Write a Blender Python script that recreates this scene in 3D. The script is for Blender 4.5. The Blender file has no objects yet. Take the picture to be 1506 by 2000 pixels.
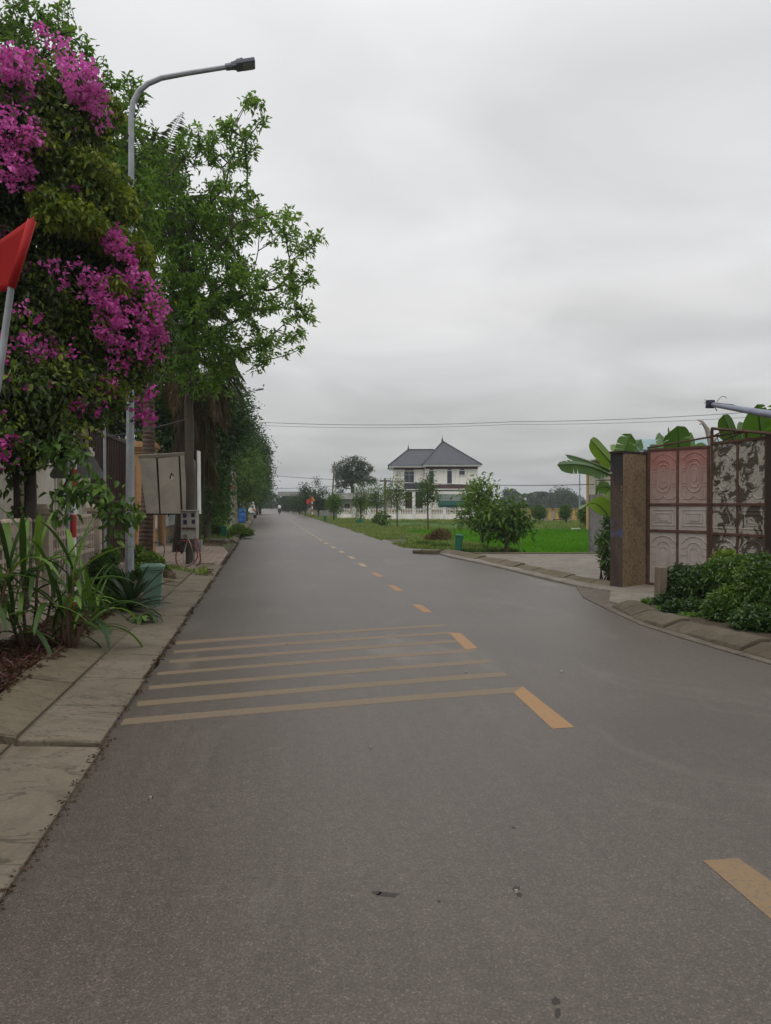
import bpy, math, random
import numpy as np
from mathutils import Vector, Matrix
SC = bpy.context.scene
R = math.radians
# ------------------------------------------------------------------ camera, sky, light
H = 1.55; F = 1480.0; HY = 983.0; CX = 753.0
cam_d = bpy.data.cameras.new("camera"); cam = bpy.data.objects.new("camera", cam_d)
SC.collection.objects.link(cam); SC.camera = cam
PITCH = math.atan((1000 - HY) / F)
cam.location = (0, 0, H); cam.rotation_euler = (math.pi/2 - PITCH, 0, 0)
cam_d.sensor_fit = 'VERTICAL'; cam_d.sensor_height = 36.0; cam_d.lens = 36.0 * F / 2000.0
cam_d.clip_start = 0.05; cam_d.clip_end = 6000
SUN_EL, SUN_AZ = R(58), R(-150)      # azimuth measured from +Y towards +X
w = bpy.data.worlds.new("World"); SC.world = w; w.use_nodes = True
nt = w.node_tree; nt.nodes.clear()
def N(t, typ, **kw):
    n = t.nodes.new(typ)
    for k, v in kw.items(): setattr(n, k, v)
    return n
out = N(nt, 'ShaderNodeOutputWorld'); bg = N(nt, 'ShaderNodeBackground'); bg.inputs[1].default_value = 0.10
sky = N(nt, 'ShaderNodeTexSky', sky_type='NISHITA'); sky.sun_disc = False
sky.sun_elevation = SUN_EL; sky.sun_rotation = SUN_AZ; sky.dust_density = 4; sky.air_density = 1.5
tc = N(nt, 'ShaderNodeTexCoord'); sep = N(nt, 'ShaderNodeSeparateXYZ'); nt.links.new(tc.outputs['Generated'], sep.inputs[0])
# cloud sheet coordinates: direction divided by (height + k) gives a flattened layer
add = N(nt, 'ShaderNodeMath', operation='ADD'); add.inputs[1].default_value = 0.16; nt.links.new(sep.outputs[2], add.inputs[0])
mx = N(nt, 'ShaderNodeMath', operation='MAXIMUM'); mx.inputs[1].default_value = 0.05; nt.links.new(add.outputs[0], mx.inputs[0])
dx = N(nt, 'ShaderNodeMath', operation='DIVIDE'); nt.links.new(sep.outputs[0], dx.inputs[0]); nt.links.new(mx.outputs[0], dx.inputs[1])
dy = N(nt, 'ShaderNodeMath', operation='DIVIDE'); nt.links.new(sep.outputs[1], dy.inputs[0]); nt.links.new(mx.outputs[0], dy.inputs[1])
cmb = N(nt, 'ShaderNodeCombineXYZ'); nt.links.new(dx.outputs[0], cmb.inputs[0]); nt.links.new(dy.outputs[0], cmb.inputs[1]); cmb.inputs[2].default_value = 3.7
nz = N(nt, 'ShaderNodeTexNoise'); nz.inputs['Scale'].default_value = 1.5; nz.inputs['Detail'].default_value = 5; nz.inputs['Roughness'].default_value = 0.45; nz.inputs['Distortion'].default_value = 0.5
nt.links.new(cmb.outputs[0], nz.inputs['Vector'])
cr = N(nt, 'ShaderNodeMapRange'); cr.inputs[1].default_value = 0.3; cr.inputs[2].default_value = 0.7; cr.inputs[3].default_value = 0.85; cr.inputs[4].default_value = 1.11
nt.links.new(nz.outputs[0], cr.inputs[0])
gr = N(nt, 'ShaderNodeValToRGB'); e = gr.color_ramp.elements
for p, c in ((0.0, (.445,.455,.455)), (0.06, (.48,.487,.483)), (0.12, (.57,.575,.575)), (0.17, (.655,.655,.66)), (0.25, (.745,.74,.742)), (0.36, (.765,.768,.775)), (0.52, (.81,.815,.825)), (1.0, (1.05,1.05,1.04))):
    el = e[0] if p == 0 else (e[-1] if p == 1.0 else e.new(p)); el.color = (*c, 1)
nt.links.new(sep.outputs[2], gr.inputs[0])
mul = N(nt, 'ShaderNodeVectorMath', operation='MULTIPLY'); nt.links.new(gr.outputs[0], mul.inputs[0]); nt.links.new(cr.outputs[0], mul.inputs[1])
sc10 = N(nt, 'ShaderNodeVectorMath', operation='SCALE'); sc10.inputs['Scale'].default_value = 10.6; nt.links.new(mul.outputs[0], sc10.inputs[0])
mixw = N(nt, 'ShaderNodeMix', data_type='RGBA'); mixw.inputs['Factor'].default_value = 0.95
nt.links.new(sky.outputs[0], mixw.inputs['A']); nt.links.new(sc10.outputs[0], mixw.inputs['B'])
nt.links.new(mixw.outputs['Result'], bg.inputs[0]); nt.links.new(bg.outputs[0], out.inputs[0])
sd = bpy.data.lights.new("sun", 'SUN'); sun = bpy.data.objects.new("sun", sd); SC.collection.objects.link(sun)
sd.energy = 0.95; sd.angle = R(40); sd.color = (1.0, .96, .9)
sun.rotation_euler = Vector((math.sin(SUN_AZ)*math.cos(SUN_EL), math.cos(SUN_AZ)*math.cos(SUN_EL), math.sin(SUN_EL))).to_track_quat('Z', 'Y').to_euler()
SC.view_settings.view_transform = 'Standard'; SC.view_settings.look = 'None'; SC.view_settings.exposure = 0; SC.view_settings.gamma = 1
SC.render.engine = 'CYCLES'
cy = SC.cycles; cy.use_denoising = True; cy.max_bounces = 6; cy.diffuse_bounces = 3; cy.glossy_bounces = 2; cy.transmission_bounces = 4
cy.transparent_max_bounces = 6; cy.volume_bounces = 0; cy.use_adaptive_sampling = True; cy.adaptive_threshold = 0.02
cy.sample_clamp_indirect = 5
# ------------------------------------------------------------------ helpers
def at(px, py, z=0.0):
    Y = F * (H - z) / (py - HY); return Vector(((px - CX) / F * Y, Y, z))
def W(px, py, Y):
    return Vector(((px - CX) / F * Y, Y, H - (py - HY) / F * Y))
RA = math.atan(234.0 / F)                 # the road runs this far left of the view axis
RU = Vector((math.cos(RA), math.sin(RA), 0)); RV = Vector((-math.sin(RA), math.cos(RA), 0))
def rd(u, v, z=0.0): return RU*u + RV*v + Vector((0, 0, z))
def uv(p): return (p.dot(RU), p.dot(RV))
def pxu(px, u):                           # the depth at which a line parallel to the road at offset u crosses column px
    return None
rng = np.random.default_rng(7); random.seed(5)

def link(o, parent=None):
    SC.collection.objects.link(o)
    if parent is not None: o.parent = parent
    return o
def tag(o, label=None, cat=None, group=None, kind=None):
    if label: o['label'] = label
    if cat: o['category'] = cat
    if group: o['group'] = group
    if kind: o['kind'] = kind
    return o
def thing(name, label, cat, loc=(0, 0, 0), group=None, rz=0.0):
    o = bpy.data.objects.new(name, None); o.empty_display_size = .2; link(o); o.location = loc; o.rotation_euler = (0, 0, rz)
    return tag(o, label, cat, group)
def copy_tree(o, parent=None):
    c = o.copy(); SC.collection.objects.link(c); c.parent = parent
    for ch in [x for x in SC.objects if x.parent is o]: copy_tree(ch, c)
    return c

class MB:
    def __init__(s): s.v = []; s.f = []
    def add(s, vs, fs):
        b = len(s.v); s.v += [tuple(x) for x in vs]; s.f += [tuple(i + b for i in f) for f in fs]; return s
    def box(s, c, size, rz=0.0, rx=0.0, taper=1.0):
        hx, hy, hz = size[0]/2, size[1]/2, size[2]/2
        m = Matrix.Rotation(rz, 3, 'Z') @ Matrix.Rotation(rx, 3, 'X')
        vs = []
        for z in (-hz, hz):
            t = taper if z > 0 else 1.0
            for x, y in ((-hx, -hy), (hx, -hy), (hx, hy), (-hx, hy)): vs.append(Vector(c) + m @ Vector((x*t, y*t, z)))
        return s.add(vs, [(3,2,1,0), (4,5,6,7), (0,1,5,4), (1,2,6,5), (2,3,7,6), (3,0,4,7)])
    def tube(s, pts, rad, n=8, cap=True):
        pts = [Vector(p) for p in pts]; rad = rad if hasattr(rad, '__len__') else [rad]*len(pts)
        vs = []; up = Vector((0, 0, 1)); prev = None
        for i, p in enumerate(pts):
            t = (pts[min(i+1, len(pts)-1)] - pts[max(i-1, 0)]).normalized()
            if prev is None:
                a = t.cross(up if abs(t.z) < .95 else Vector((1, 0, 0))).normalized()
            else:
                a = (prev - t*prev.dot(t)).normalized()
            prev = a; b = t.cross(a)
            for k in range(n):
                an = 2*math.pi*k/n; vs.append(p + (a*math.cos(an) + b*math.sin(an))*rad[i])
        fs = []
        for i in range(len(pts)-1):
            for k in range(n):
                fs.append((i*n+k, i*n+(k+1) % n, (i+1)*n+(k+1) % n, (i+1)*n+k))
        if cap: fs += [tuple(range(n-1, -1, -1)), tuple((len(pts)-1)*n+k for k in range(n))]
        return s.add(vs, fs)
    def lathe(s, c, prof, n=16):
        vs = []
        for r, z in prof:
            for k in range(n):
                a = 2*math.pi*k/n; vs.append((c[0]+r*math.cos(a), c[1]+r*math.sin(a), c[2]+z))
        fs = [(i*n+k, i*n+(k+1) % n, (i+1)*n+(k+1) % n, (i+1)*n+k) for i in range(len(prof)-1) for k in range(n)]
        fs += [tuple(range(n-1, -1, -1)), tuple((len(prof)-1)*n+k for k in range(n))]
        return s.add(vs, fs)
    def prism(s, poly, z0, z1):
        n = len(poly); vs = [(p[0], p[1], z0) for p in poly] + [(p[0], p[1], z1) for p in poly]
        ar = sum(poly[i][0]*poly[(i+1) % n][1] - poly[(i+1) % n][0]*poly[i][1] for i in range(n))
        fs = [tuple(range(n-1, -1, -1)), tuple(range(n, 2*n))] + [(i, (i+1) % n, n+(i+1) % n, n+i) for i in range(n)]
        if ar < 0: fs = [tuple(reversed(f)) for f in fs]
        return s.add(vs, fs)
    def extrude(s, prof, axis_pt, a, b, ln):   # profile in plane (a,b) swept along c by ln
        n = len(prof); a = Vector(a); b = Vector(b); c = a.cross(b).normalized(); o = Vector(axis_pt)
        vs = [o + a*p[0] + b*p[1] for p in prof] + [o + a*p[0] + b*p[1] + c*ln for p in prof]
        fs = [tuple(range(n-1, -1, -1)), tuple(range(n, 2*n))] + [(i, (i+1) % n, n+(i+1) % n, n+i) for i in range(n)]
        return s.add(vs, fs)
    def build(s, name, mat, parent=None, origin=None, local=False, smooth=False, bevel=0.0, road=False):
        me = bpy.data.meshes.new(name)
        off = Vector((0, 0, 0))
        if not local and not road:
            if parent is not None: off = Vector(parent.location)
            elif origin is not None: off = Vector(origin)
        me.from_pydata([(x-off.x, y-off.y, z-off.z) for x, y, z in s.v], [], s.f); me.update()
        o = bpy.data.objects.new(name, me)
        if parent is None: o.location = off
        if road: o.rotation_euler = (0, 0, RA)
        if mat: me.materials.append(mat)
        if smooth: me.polygons.foreach_set('use_smooth', [True]*len(me.polygons))
        if bevel:
            m = o.modifiers.new('bevel', 'BEVEL'); m.width = bevel; m.segments = 2; m.limit_method = 'ANGLE'; m.angle_limit = R(40)
        return link(o, parent)

def np_mesh(name, V, Fc, mat, parent=None, tint=None, origin=None, smooth=False):
    me = bpy.data.meshes.new(name); nv = len(V); nf, k = Fc.shape
    off = np.array(parent.location if parent is not None else (origin if origin is not None else (0, 0, 0)), dtype=float)
    me.vertices.add(nv); me.vertices.foreach_set('co', (V - off).astype(np.float32).ravel())
    me.loops.add(nf*k); me.loops.foreach_set('vertex_index', Fc.astype(np.int32).ravel())
    me.polygons.add(nf); me.polygons.foreach_set('loop_start', np.arange(0, nf*k, k, dtype=np.int32))
    me.polygons.foreach_set('use_smooth', np.full(nf, smooth))
    me.update(calc_edges=True)
    if tint is not None:
        at_ = me.attributes.new('tint', 'FLOAT', 'FACE'); at_.data.foreach_set('value', tint.astype(np.float32))
    me.materials.append(mat)
    o = bpy.data.objects.new(name, me)
    if parent is None: o.location = off
    return link(o, parent)

def unit(a): return a / np.maximum(np.linalg.norm(a, axis=1, keepdims=True), 1e-9)
def leaf_arrays(P, D, L, Wd, rich=False, fold=.25, droop=.15, rs=None):
    rs = rs or rng
    n = len(P); D = unit(D); rnd = rs.normal(size=(n, 3)) + np.array([0, 0, 1.4]); S = unit(np.cross(D, rnd)); U = np.cross(S, D)
    L = np.broadcast_to(L, (n,))[:, None]; Wd = np.broadcast_to(Wd, (n,))[:, None]
    dr = np.array([0, 0, -1.0])*droop*L
    if rich:
        c = [P, P+D*L*.3+S*Wd*.5+U*Wd*fold+dr*.1, P+D*L*.68+S*Wd*.36+U*Wd*fold*.7+dr*.5, P+D*L+dr, P+D*L*.68-S*Wd*.36+U*Wd*fold*.7+dr*.5, P+D*L*.3-S*Wd*.5+U*Wd*fold+dr*.1]
        V = np.stack(c, 1).reshape(-1, 3); b = np.arange(n)[:, None]*6
        Fc = np.concatenate([b+np.array([[0, 5, 4, 3]]), b+np.array([[0, 3, 2, 1]])], 1).reshape(-1, 4)
    else:
        c = [P, P+D*L*.45+S*Wd*.5+U*Wd*fold, P+D*L+dr, P+D*L*.45-S*Wd*.5+U*Wd*fold]
        V = np.stack(c, 1).reshape(-1, 3); b = np.arange(n)[:, None]*4
        Fc = np.concatenate([b+np.array([[0, 3, 2]]), b+np.array([[0, 2, 1]])], 1).reshape(-1, 3)
    return V, Fc
def frusta(A, B, ra, rb, n=5):
    T = unit(B-A); up = np.where(np.abs(T[:, 2:3]) > .9, np.array([[1., 0, 0]]), np.array([[0, 0, 1.]])); a = unit(np.cross(T, up)); b = np.cross(T, a)
    V = []
    for P, r in ((A, ra), (B, rb)):
        for k in range(n):
            an = 2*math.pi*k/n; V.append(P + (a*math.cos(an)+b*math.sin(an))*r[:, None])
    V = np.stack(V, 1).reshape(-1, 3); base = np.arange(len(A))[:, None]*2*n
    Fc = np.concatenate([base+np.array([[k, (k+1) % n, n+(k+1) % n, n+k]]) for k in range(n)], 1).reshape(-1, 4)
    return V, Fc
def blob_pts(blobs, n, shell=.5, rs=None):
    rs = rs or rng
    B = np.array([[*b[0], *b[1]] for b in blobs]); vol = B[:, 3]*B[:, 4]*B[:, 5]; vol = vol**.8
    idx = rs.choice(len(B), n, p=vol/vol.sum()); d = unit(rs.normal(size=(n, 3))); r = rs.random(n)**(1/3.)
    r = np.where(rs.random(n) < shell, .75+.3*rs.random(n), r)[:, None]
    return B[idx, :3] + d*r*B[idx, 3:]
def pb(px, py, rx, ry, Y, dep=None):     # an ellipsoid of foliage at its own distance and depth
    c = W(px, py, Y); s = Y/F; return ((c.x, c.y, c.z), (rx*s, (dep if dep else (rx+ry)/2*s), ry*s))

def grow(trunk, blobs, n_t, r0, seed, wob=.12, tip=.006):
    """branches that reach from a trunk polyline into every part of the crown; returns branch frusta and twig ends"""
    rs = np.random.default_rng(seed); T = blob_pts(blobs, n_t, .35, rs)
    nodes = [np.array(trunk[0])]; par = [-1]
    for a, b in zip(trunk[:-1], trunk[1:]):
        a = np.array(a); b = np.array(b); m = max(2, int(np.linalg.norm(b-a)/.5))
        for k in range(1, m+1):
            q = a+(b-a)*k/m + rs.normal(size=3)*r0*.15; nodes.append(q); par.append(len(nodes)-2)
    arr = np.zeros((len(nodes)+n_t*6, 3)); arr[:len(nodes)] = nodes; cnt = len(nodes); start = max(1, int(cnt*.45)); top = np.array(trunk[-1])
    order = np.argsort(np.linalg.norm(T-top, axis=1)*(.6+.8*rs.random(n_t))); ends = []; dirs = []
    for i in order:
        t = T[i]; c = arr[start:cnt]; dv = t-c; d = np.linalg.norm(dv, axis=1); cost = d + np.maximum(0, -dv[:, 2])*.8 + .3*np.linalg.norm(c-top, axis=1)
        j = int(np.argmin(cost))+start; D = d[j-start]; m = int(min(5, max(1, D/.35))); p0 = arr[j].copy(); prev = j
        bow = rs.normal(size=3)*wob*D + np.array([0, 0, -.12*D])
        for k in range(1, m+1):
            s = k/m; arr[cnt] = p0+(t-p0)*s+bow*math.sin(math.pi*s); par.append(prev); prev = cnt; cnt += 1
        ends.append(prev); dirs.append(t-p0)
    arr = arr[:cnt]; par = np.array(par); acc = np.zeros(cnt)
    for e_ in ends: acc[e_] += 1
    for i in range(cnt-1, 0, -1): acc[par[i]] += acc[i]
    acc = np.maximum(acc, 1); r = tip*acc**.48; mxr = r[0]; r = tip + (r-tip)*(r0-tip)/max(mxr-tip, 1e-6)
    r = np.maximum(r, tip*.7); A = arr[par[1:]]; Bp = arr[1:]; Ex = (Bp-A)*.03
    V, Fc = frusta(A, Bp+Ex, np.minimum(r[par[1:]], r[1:]*1.5), r[1:], 6)
    return V, Fc, arr[ends], np.array(dirs), arr, r

def plant_tree(name, label, cat, trunk, blobs, n_t, r0, seed, per, L, Wd, mat, bark, group=None, rich=False, whorl=False, spread=.18, along=0, parts=('trunk', 'crown'), tintc=None, droop=.2):
    t = thing(name, label, cat, trunk[0], group); rs = np.random.default_rng(seed+99)
    V, Fc, E, D, arr, r = grow(trunk, blobs, n_t, r0, seed)
    np_mesh(parts[0], V, Fc, bark, t, smooth=True)
    P = np.repeat(E, per, 0); d = np.repeat(unit(D), per, 0); n = len(P)
    if whorl:
        dd = unit(rs.normal(size=(n, 3))+d*.5+np.array([0, 0, .25])); P = P + rs.normal(size=(n, 3))*spread*.25 - d*(rs.random((n, 1))*spread)
    else:
        dd = unit(rs.normal(size=(n, 3))+d*.3+np.array([0, 0, -.1])); P = P + rs.normal(size=(n, 3))*spread
    LL = L*(.65+.6*rs.random(n)); WW = Wd*(.7+.5*rs.random(n))
    V, Fc = leaf_arrays(P, dd, LL, WW, rich, rs=rs, droop=droop)
    cl = np.repeat(rs.random(len(E)), per); ti = np.clip(.55*cl+.45*rs.random(n), 0, 1)
    if tintc is not None: ti = np.clip(ti + tintc(P), 0, 1)
    np_mesh(parts[1], V, Fc, mat, t, tint=np.repeat(ti, 2))
    return t

# ------------------------------------------------------------------ materials
def newmat(name):
    m = bpy.data.materials.new(name); m.use_nodes = True; t = m.node_tree; t.nodes.clear()
    o = N(t, 'ShaderNodeOutputMaterial'); p = N(t, 'ShaderNodeBsdfPrincipled'); t.links.new(p.outputs[0], o.inputs[0])
    return m, t, p, o
def noise(t, vec, scale, detail=4, rough=.6, dist=0.0, stretch=None):
    if stretch:
        mp = N(t, 'ShaderNodeMapping'); mp.inputs['Scale'].default_value = stretch; t.links.new(vec, mp.inputs[0]); vec = mp.outputs[0]
    n = N(t, 'ShaderNodeTexNoise'); n.inputs['Scale'].default_value = scale; n.inputs['Detail'].default_value = detail
    n.inputs['Roughness'].default_value = rough; n.inputs['Distortion'].default_value = dist; t.links.new(vec, n.inputs['Vector']); return n.outputs[0]
def ramp(t, fac, stops, interp='LINEAR'):
    r = N(t, 'ShaderNodeValToRGB'); r.color_ramp.interpolation = interp; el = r.color_ramp.elements
    for i, (p, c) in enumerate(stops):
        q = el[0] if i == 0 else (el[1] if i == len(stops)-1 and len(el) == 2 and i == 1 else None)
        if q is None:
            q = el.new(p) if i < len(stops)-1 else el[-1]
        q.position = p; q.color = (*(c if hasattr(c, '__len__') else (c, c, c)), 1)
    t.links.new(fac, r.inputs[0]); return r.outputs[0]
def mixc(t, fac, a, b, mode='MIX'):
    m = N(t, 'ShaderNodeMix', data_type='RGBA', blend_type=mode)
    for s, v in (('Factor', fac), ('A', a), ('B', b)):
        if isinstance(v, (int, float)): m.inputs[s].default_value = v
        elif isinstance(v, tuple): m.inputs[s].default_value = (*v, 1)
        else: t.links.new(v, m.inputs[s])
    return m.outputs['Result']
def bumpn(t, p, h, strength=.3, dist=.01):
    b = N(t, 'ShaderNodeBump'); b.inputs['Strength'].default_value = strength; b.inputs['Distance'].default_value = dist
    t.links.new(h, b.inputs['Height']); t.links.new(b.outputs[0], p.inputs['Normal'])
def objc(t): return N(t, 'ShaderNodeTexCoord').outputs['Object']
def simple(name, col, rough=.6, metal=0.0, var=.25, scale=3.0, dirt=None, dirtamt=.5, bump=.15, bscale=30, spec=.4, stretch=None):
    m, t, p, o = newmat(name); v = objc(t)
    n1 = noise(t, v, scale, 5, .6, stretch=stretch); c = mixc(t, ramp(t, n1, [(.3, 0.0), (.7, 1.0)]), tuple(x*(1-var) for x in col), tuple(min(1, x*(1+var)) for x in col))
    if dirt:
        n2 = noise(t, v, scale*1.7, 6, .7, .6, stretch=stretch); c = mixc(t, ramp(t, n2, [(.45, 0.0), (.75, dirtamt)]), c, dirt)
    t.links.new(c, p.inputs['Base Color']); p.inputs['Roughness'].default_value = rough; p.inputs['Metallic'].default_value = metal
    p.inputs['Specular IOR Level'].default_value = spec
    if bump: bumpn(t, p, noise(t, v, bscale, 4, .7), bump, .01)
    return m
def leafmat(name, stops, rough=.45, trans=.25, spec=.35, nscale=.8):
    m, t, p, o = newmat(name); a = N(t, 'ShaderNodeAttribute'); a.attribute_name = 'tint'
    c = ramp(t, a.outputs['Fac'], stops); n1 = noise(t, objc(t), nscale, 2); c = mixc(t, .5, c, ramp(t, n1, [(.3, .6), (.7, 1.3)]), 'MULTIPLY')
    n_ = t.nodes; t.links.new(c, p.inputs['Base Color']); p.inputs['Roughness'].default_value = rough; p.inputs['Specular IOR Level'].default_value = spec
    tr = N(t, 'ShaderNodeBsdfTranslucent'); c2 = mixc(t, 1.0, c, (1.5, 1.6, .6), 'MULTIPLY'); t.links.new(c2, tr.inputs[0])
    ms = N(t, 'ShaderNodeMixShader'); ms.inputs[0].default_value = trans; t.links.new(p.outputs[0], ms.inputs[1]); t.links.new(tr.outputs[0], ms.inputs[2]); t.links.new(ms.outputs[0], o.inputs[0])
    return m
M = {}
# asphalt: local x across, y along the road
def asphalt():
    m, t, p, o = newmat('asphalt'); v = objc(t)
    big = noise(t, v, .35, 5, .6, .4); fine = noise(t, v, 95, 1.5, .8); mid = noise(t, v, 14, 5, .75); streak = noise(t, v, 1.0, 4, .6, stretch=(9, .12, 1))
    c = ramp(t, big, [(.3, (.062, .049, .0395)), (.7, (.088, .071, .058))])
    c = mixc(t, .5, c, ramp(t, mid, [(.3, .62), (.7, 1.35)]), 'MULTIPLY')
    vg = N(t, 'ShaderNodeTexVoronoi'); vg.inputs['Scale'].default_value = 150; t.links.new(v, vg.inputs['Vector']); sg = N(t, 'ShaderNodeSeparateColor'); t.links.new(vg.outputs['Color'], sg.inputs[0])
    c = mixc(t, 1.0, c, ramp(t, sg.outputs[1], [(0.0, .74), (.6, .95), (.88, 1.15), (1.0, 1.75)]), 'MULTIPLY')
    c = mixc(t, .6, c, ramp(t, fine, [(.28, .55), (.5, .96), (.72, 1.5)]), 'MULTIPLY')
    c = mixc(t, .35, c, ramp(t, streak, [(.35, .85), (.7, 1.2)]), 'MULTIPLY')
    vo = N(t, 'ShaderNodeTexVoronoi'); vo.inputs['Scale'].default_value = 62; t.links.new(v, vo.inputs['Vector'])
    chip = ramp(t, vo.outputs['Distance'], [(.12, 1.0), (.30, 0.0)]); sel = N(t, 'ShaderNodeSeparateColor'); t.links.new(vo.outputs['Color'], sel.inputs[0])
    gate = ramp(t, sel.outputs[0], [(.55, 0.0), (.95, .6)]); ch = mixc(t, 1.0, chip, gate, 'MULTIPLY'); c = mixc(t, ch, c, (.19, .165, .14))
    # dusty pale patches and dirt along the left edge
    du = noise(t, v, .9, 6, .65, .8, stretch=(1, .45, 1)); c = mixc(t, ramp(t, du, [(.56, 0.0), (.78, .36)]), c, (.25, .225, .195))
    st = noise(t, v, 1.7, 5, .7); c = mixc(t, ramp(t, st, [(.67, 0.0), (.72, .6)]), c, (.032, .027, .024))
    sk = noise(t, v, 1.0, 3, .6, stretch=(34, .10, 1)); c = mixc(t, ramp(t, sk, [(.62, 0.0), (.74, .16)]), c, (.17, .15, .13))
    sx = N(t, 'ShaderNodeSeparateXYZ'); t.links.new(v, sx.inputs[0]); ed = N(t, 'ShaderNodeMath', operation='ADD'); t.links.new(sx.outputs[0], ed.inputs[0])
    w2 = N(t, 'ShaderNodeMath', operation='MULTIPLY'); w2.inputs[1].default_value = .5; t.links.new(noise(t, v, 5, 5, .7), w2.inputs[0]); t.links.new(w2.outputs[0], ed.inputs[1])
    mr = N(t, 'ShaderNodeMapRange'); mr.inputs[1].default_value = -.62; mr.inputs[2].default_value = -.92; mr.inputs[3].default_value = 0; mr.inputs[4].default_value = .75; t.links.new(ed.outputs[0], mr.inputs[0])
    c = mixc(t, mr.outputs[0], c, (.045, .037, .028))
    t.links.new(c, p.inputs['Base Color']); p.inputs['Roughness'].default_value = .46; p.inputs['Specular IOR Level'].default_value = .62; p.inputs['Specular Tint'].default_value = (1, .94, .88, 1)
    bumpn(t, p, mixc(t, .4, fine, mid), .6, .006); return m
M['asphalt'] = asphalt()
def paint(name, a, b, worn):
    m, t, p, o = newmat(name); v = objc(t); n1 = noise(t, v, 38, 5, .85); n2 = noise(t, v, 1.2, 4, .6)
    s = N(t, 'ShaderNodeMath', operation='ADD'); t.links.new(n1, s.inputs[0]); q = N(t, 'ShaderNodeMath', operation='MULTIPLY'); q.inputs[1].default_value = .35; t.links.new(n2, q.inputs[0]); t.links.new(q.outputs[0], s.inputs[1])
    c = mixc(t, ramp(t, n2, [(.35, 0.0), (.65, 1.0)]), a, b); c = mixc(t, ramp(t, s.outputs[0], [(worn, 0.0), (worn+.1, .85)]), c, (.105, .092, .08))
    t.links.new(c, p.inputs['Base Color']); p.inputs['Roughness'].default_value = .6; bumpn(t, p, n1, .4, .004); return m
M['stripe'] = paint('stripe_paint', (.150, .108, .064), (.175, .125, .07), .70)
M['dash'] = paint('dash_paint', (.27, .145, .058), (.31, .17, .065), .74)
M['dashfar'] = paint('pale_dash_paint', (.34, .235, .13), (.40, .28, .155), .80)
M['dashold'] = paint('old_dash_paint', (.21, .135, .065), (.24, .16, .075), .64)
def concrete(name, c0, c1, moss=(.06, .055, .035), mossamt=.55):
    m, t, p, o = newmat(name); v = objc(t); n1 = noise(t, v, 1.1, 6, .65, .4); n2 = noise(t, v, 45, 4, .8); n3 = noise(t, v, 3.2, 6, .7, 1.0)
    c = mixc(t, ramp(t, n1, [(.3, 0.0), (.7, 1.0)]), c0, c1); c = mixc(t, .5, c, ramp(t, n2, [(.3, .7), (.7, 1.25)]), 'MULTIPLY')
    c = mixc(t, ramp(t, n3, [(.48, 0.0), (.72, mossamt)]), c, moss); n4 = noise(t, v, 1.4, 4, .6, .6, stretch=(1, 2.2, 1)); c = mixc(t, ramp(t, n4, [(.490, 0.0), (.498, .6), (.502, .6), (.510, 0.0)]), c, (.04, .033, .025)); c = mixc(t, ramp(t, noise(t, v, 9, 5, .75, stretch=(.5, 2.5, 1)), [(.62, 0.0), (.72, .45)]), c, (.05, .04, .028)); t.links.new(c, p.inputs['Base Color']); p.inputs['Roughness'].default_value = .85; p.inputs['Specular IOR Level'].default_value = .2
    bumpn(t, p, mixc(t, .5, n2, n3), .5, .012); return m
M['slab'] = concrete('gutter_concrete', (.135, .113, .083), (.185, .158, .118), mossamt=.6)
M['kerb'] = concrete('kerb_concrete', (.112, .094, .062), (.155, .130, .088), mossamt=.6)
M['apron'] = concrete('apron_concrete', (.105, .090, .072), (.15, .13, .105), (.05, .042, .03), .6)
M['kerbdark'] = concrete('dark_kerb_concrete', (.085, .068, .048), (.13, .11, .08), (.05, .045, .025), .7)
M['pad'] = concrete('pad_concrete', (.17, .15, .125), (.25, .225, .19), mossamt=.35)
M['greywall'] = concrete('grey_render', (.16, .155, .15), (.21, .205, .20), mossamt=.3)
M['soil'] = concrete('soil', (.05, .038, .026), (.085, .065, .045), (.03, .02, .015), .6)
M['earth'] = concrete('earth', (.06, .07, .03), (.10, .10, .05), (.05, .06, .02), .6)
def paving():
    m, t, p, o = newmat('brick_paving'); v = objc(t); b = N(t, 'ShaderNodeTexBrick'); b.inputs['Scale'].default_value = 1.0
    b.inputs['Brick Width'].default_value = .40; b.inputs['Row Height'].default_value = .20; b.inputs['Mortar Size'].default_value = .022; b.offset = 0.5
    b.inputs['Color1'].default_value = (.17, .10, .075, 1); b.inputs['Color2'].default_value = (.24, .17, .13, 1); b.inputs['Mortar'].default_value = (.32, .28, .23, 1); t.links.new(v, b.inputs['Vector'])
    n3 = noise(t, v, 1.5, 6, .7, 1.0); c = mixc(t, ramp(t, n3, [(.45, 0.0), (.7, .7)]), b.outputs['Color'], (.10, .08, .055))
    t.links.new(c, p.inputs['Base Color']); p.inputs['Roughness'].default_value = .85; bumpn(t, p, b.outputs['Fac'], -.4, .01); return m
M['paving'] = paving()
M['bark'] = simple('bark', (.075, .058, .042), .9, var=.4, scale=6, dirt=(.12, .11, .09), bump=.8, bscale=18, stretch=(1, 1, .3))
M['barkdark'] = simple('dark_bark', (.045, .036, .028), .9, var=.4, scale=6, bump=.8, bscale=18)
M['barkred'] = simple('reddish_bark', (.095, .055, .038), .9, var=.3, scale=4, bump=.8, bscale=14)
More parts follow.
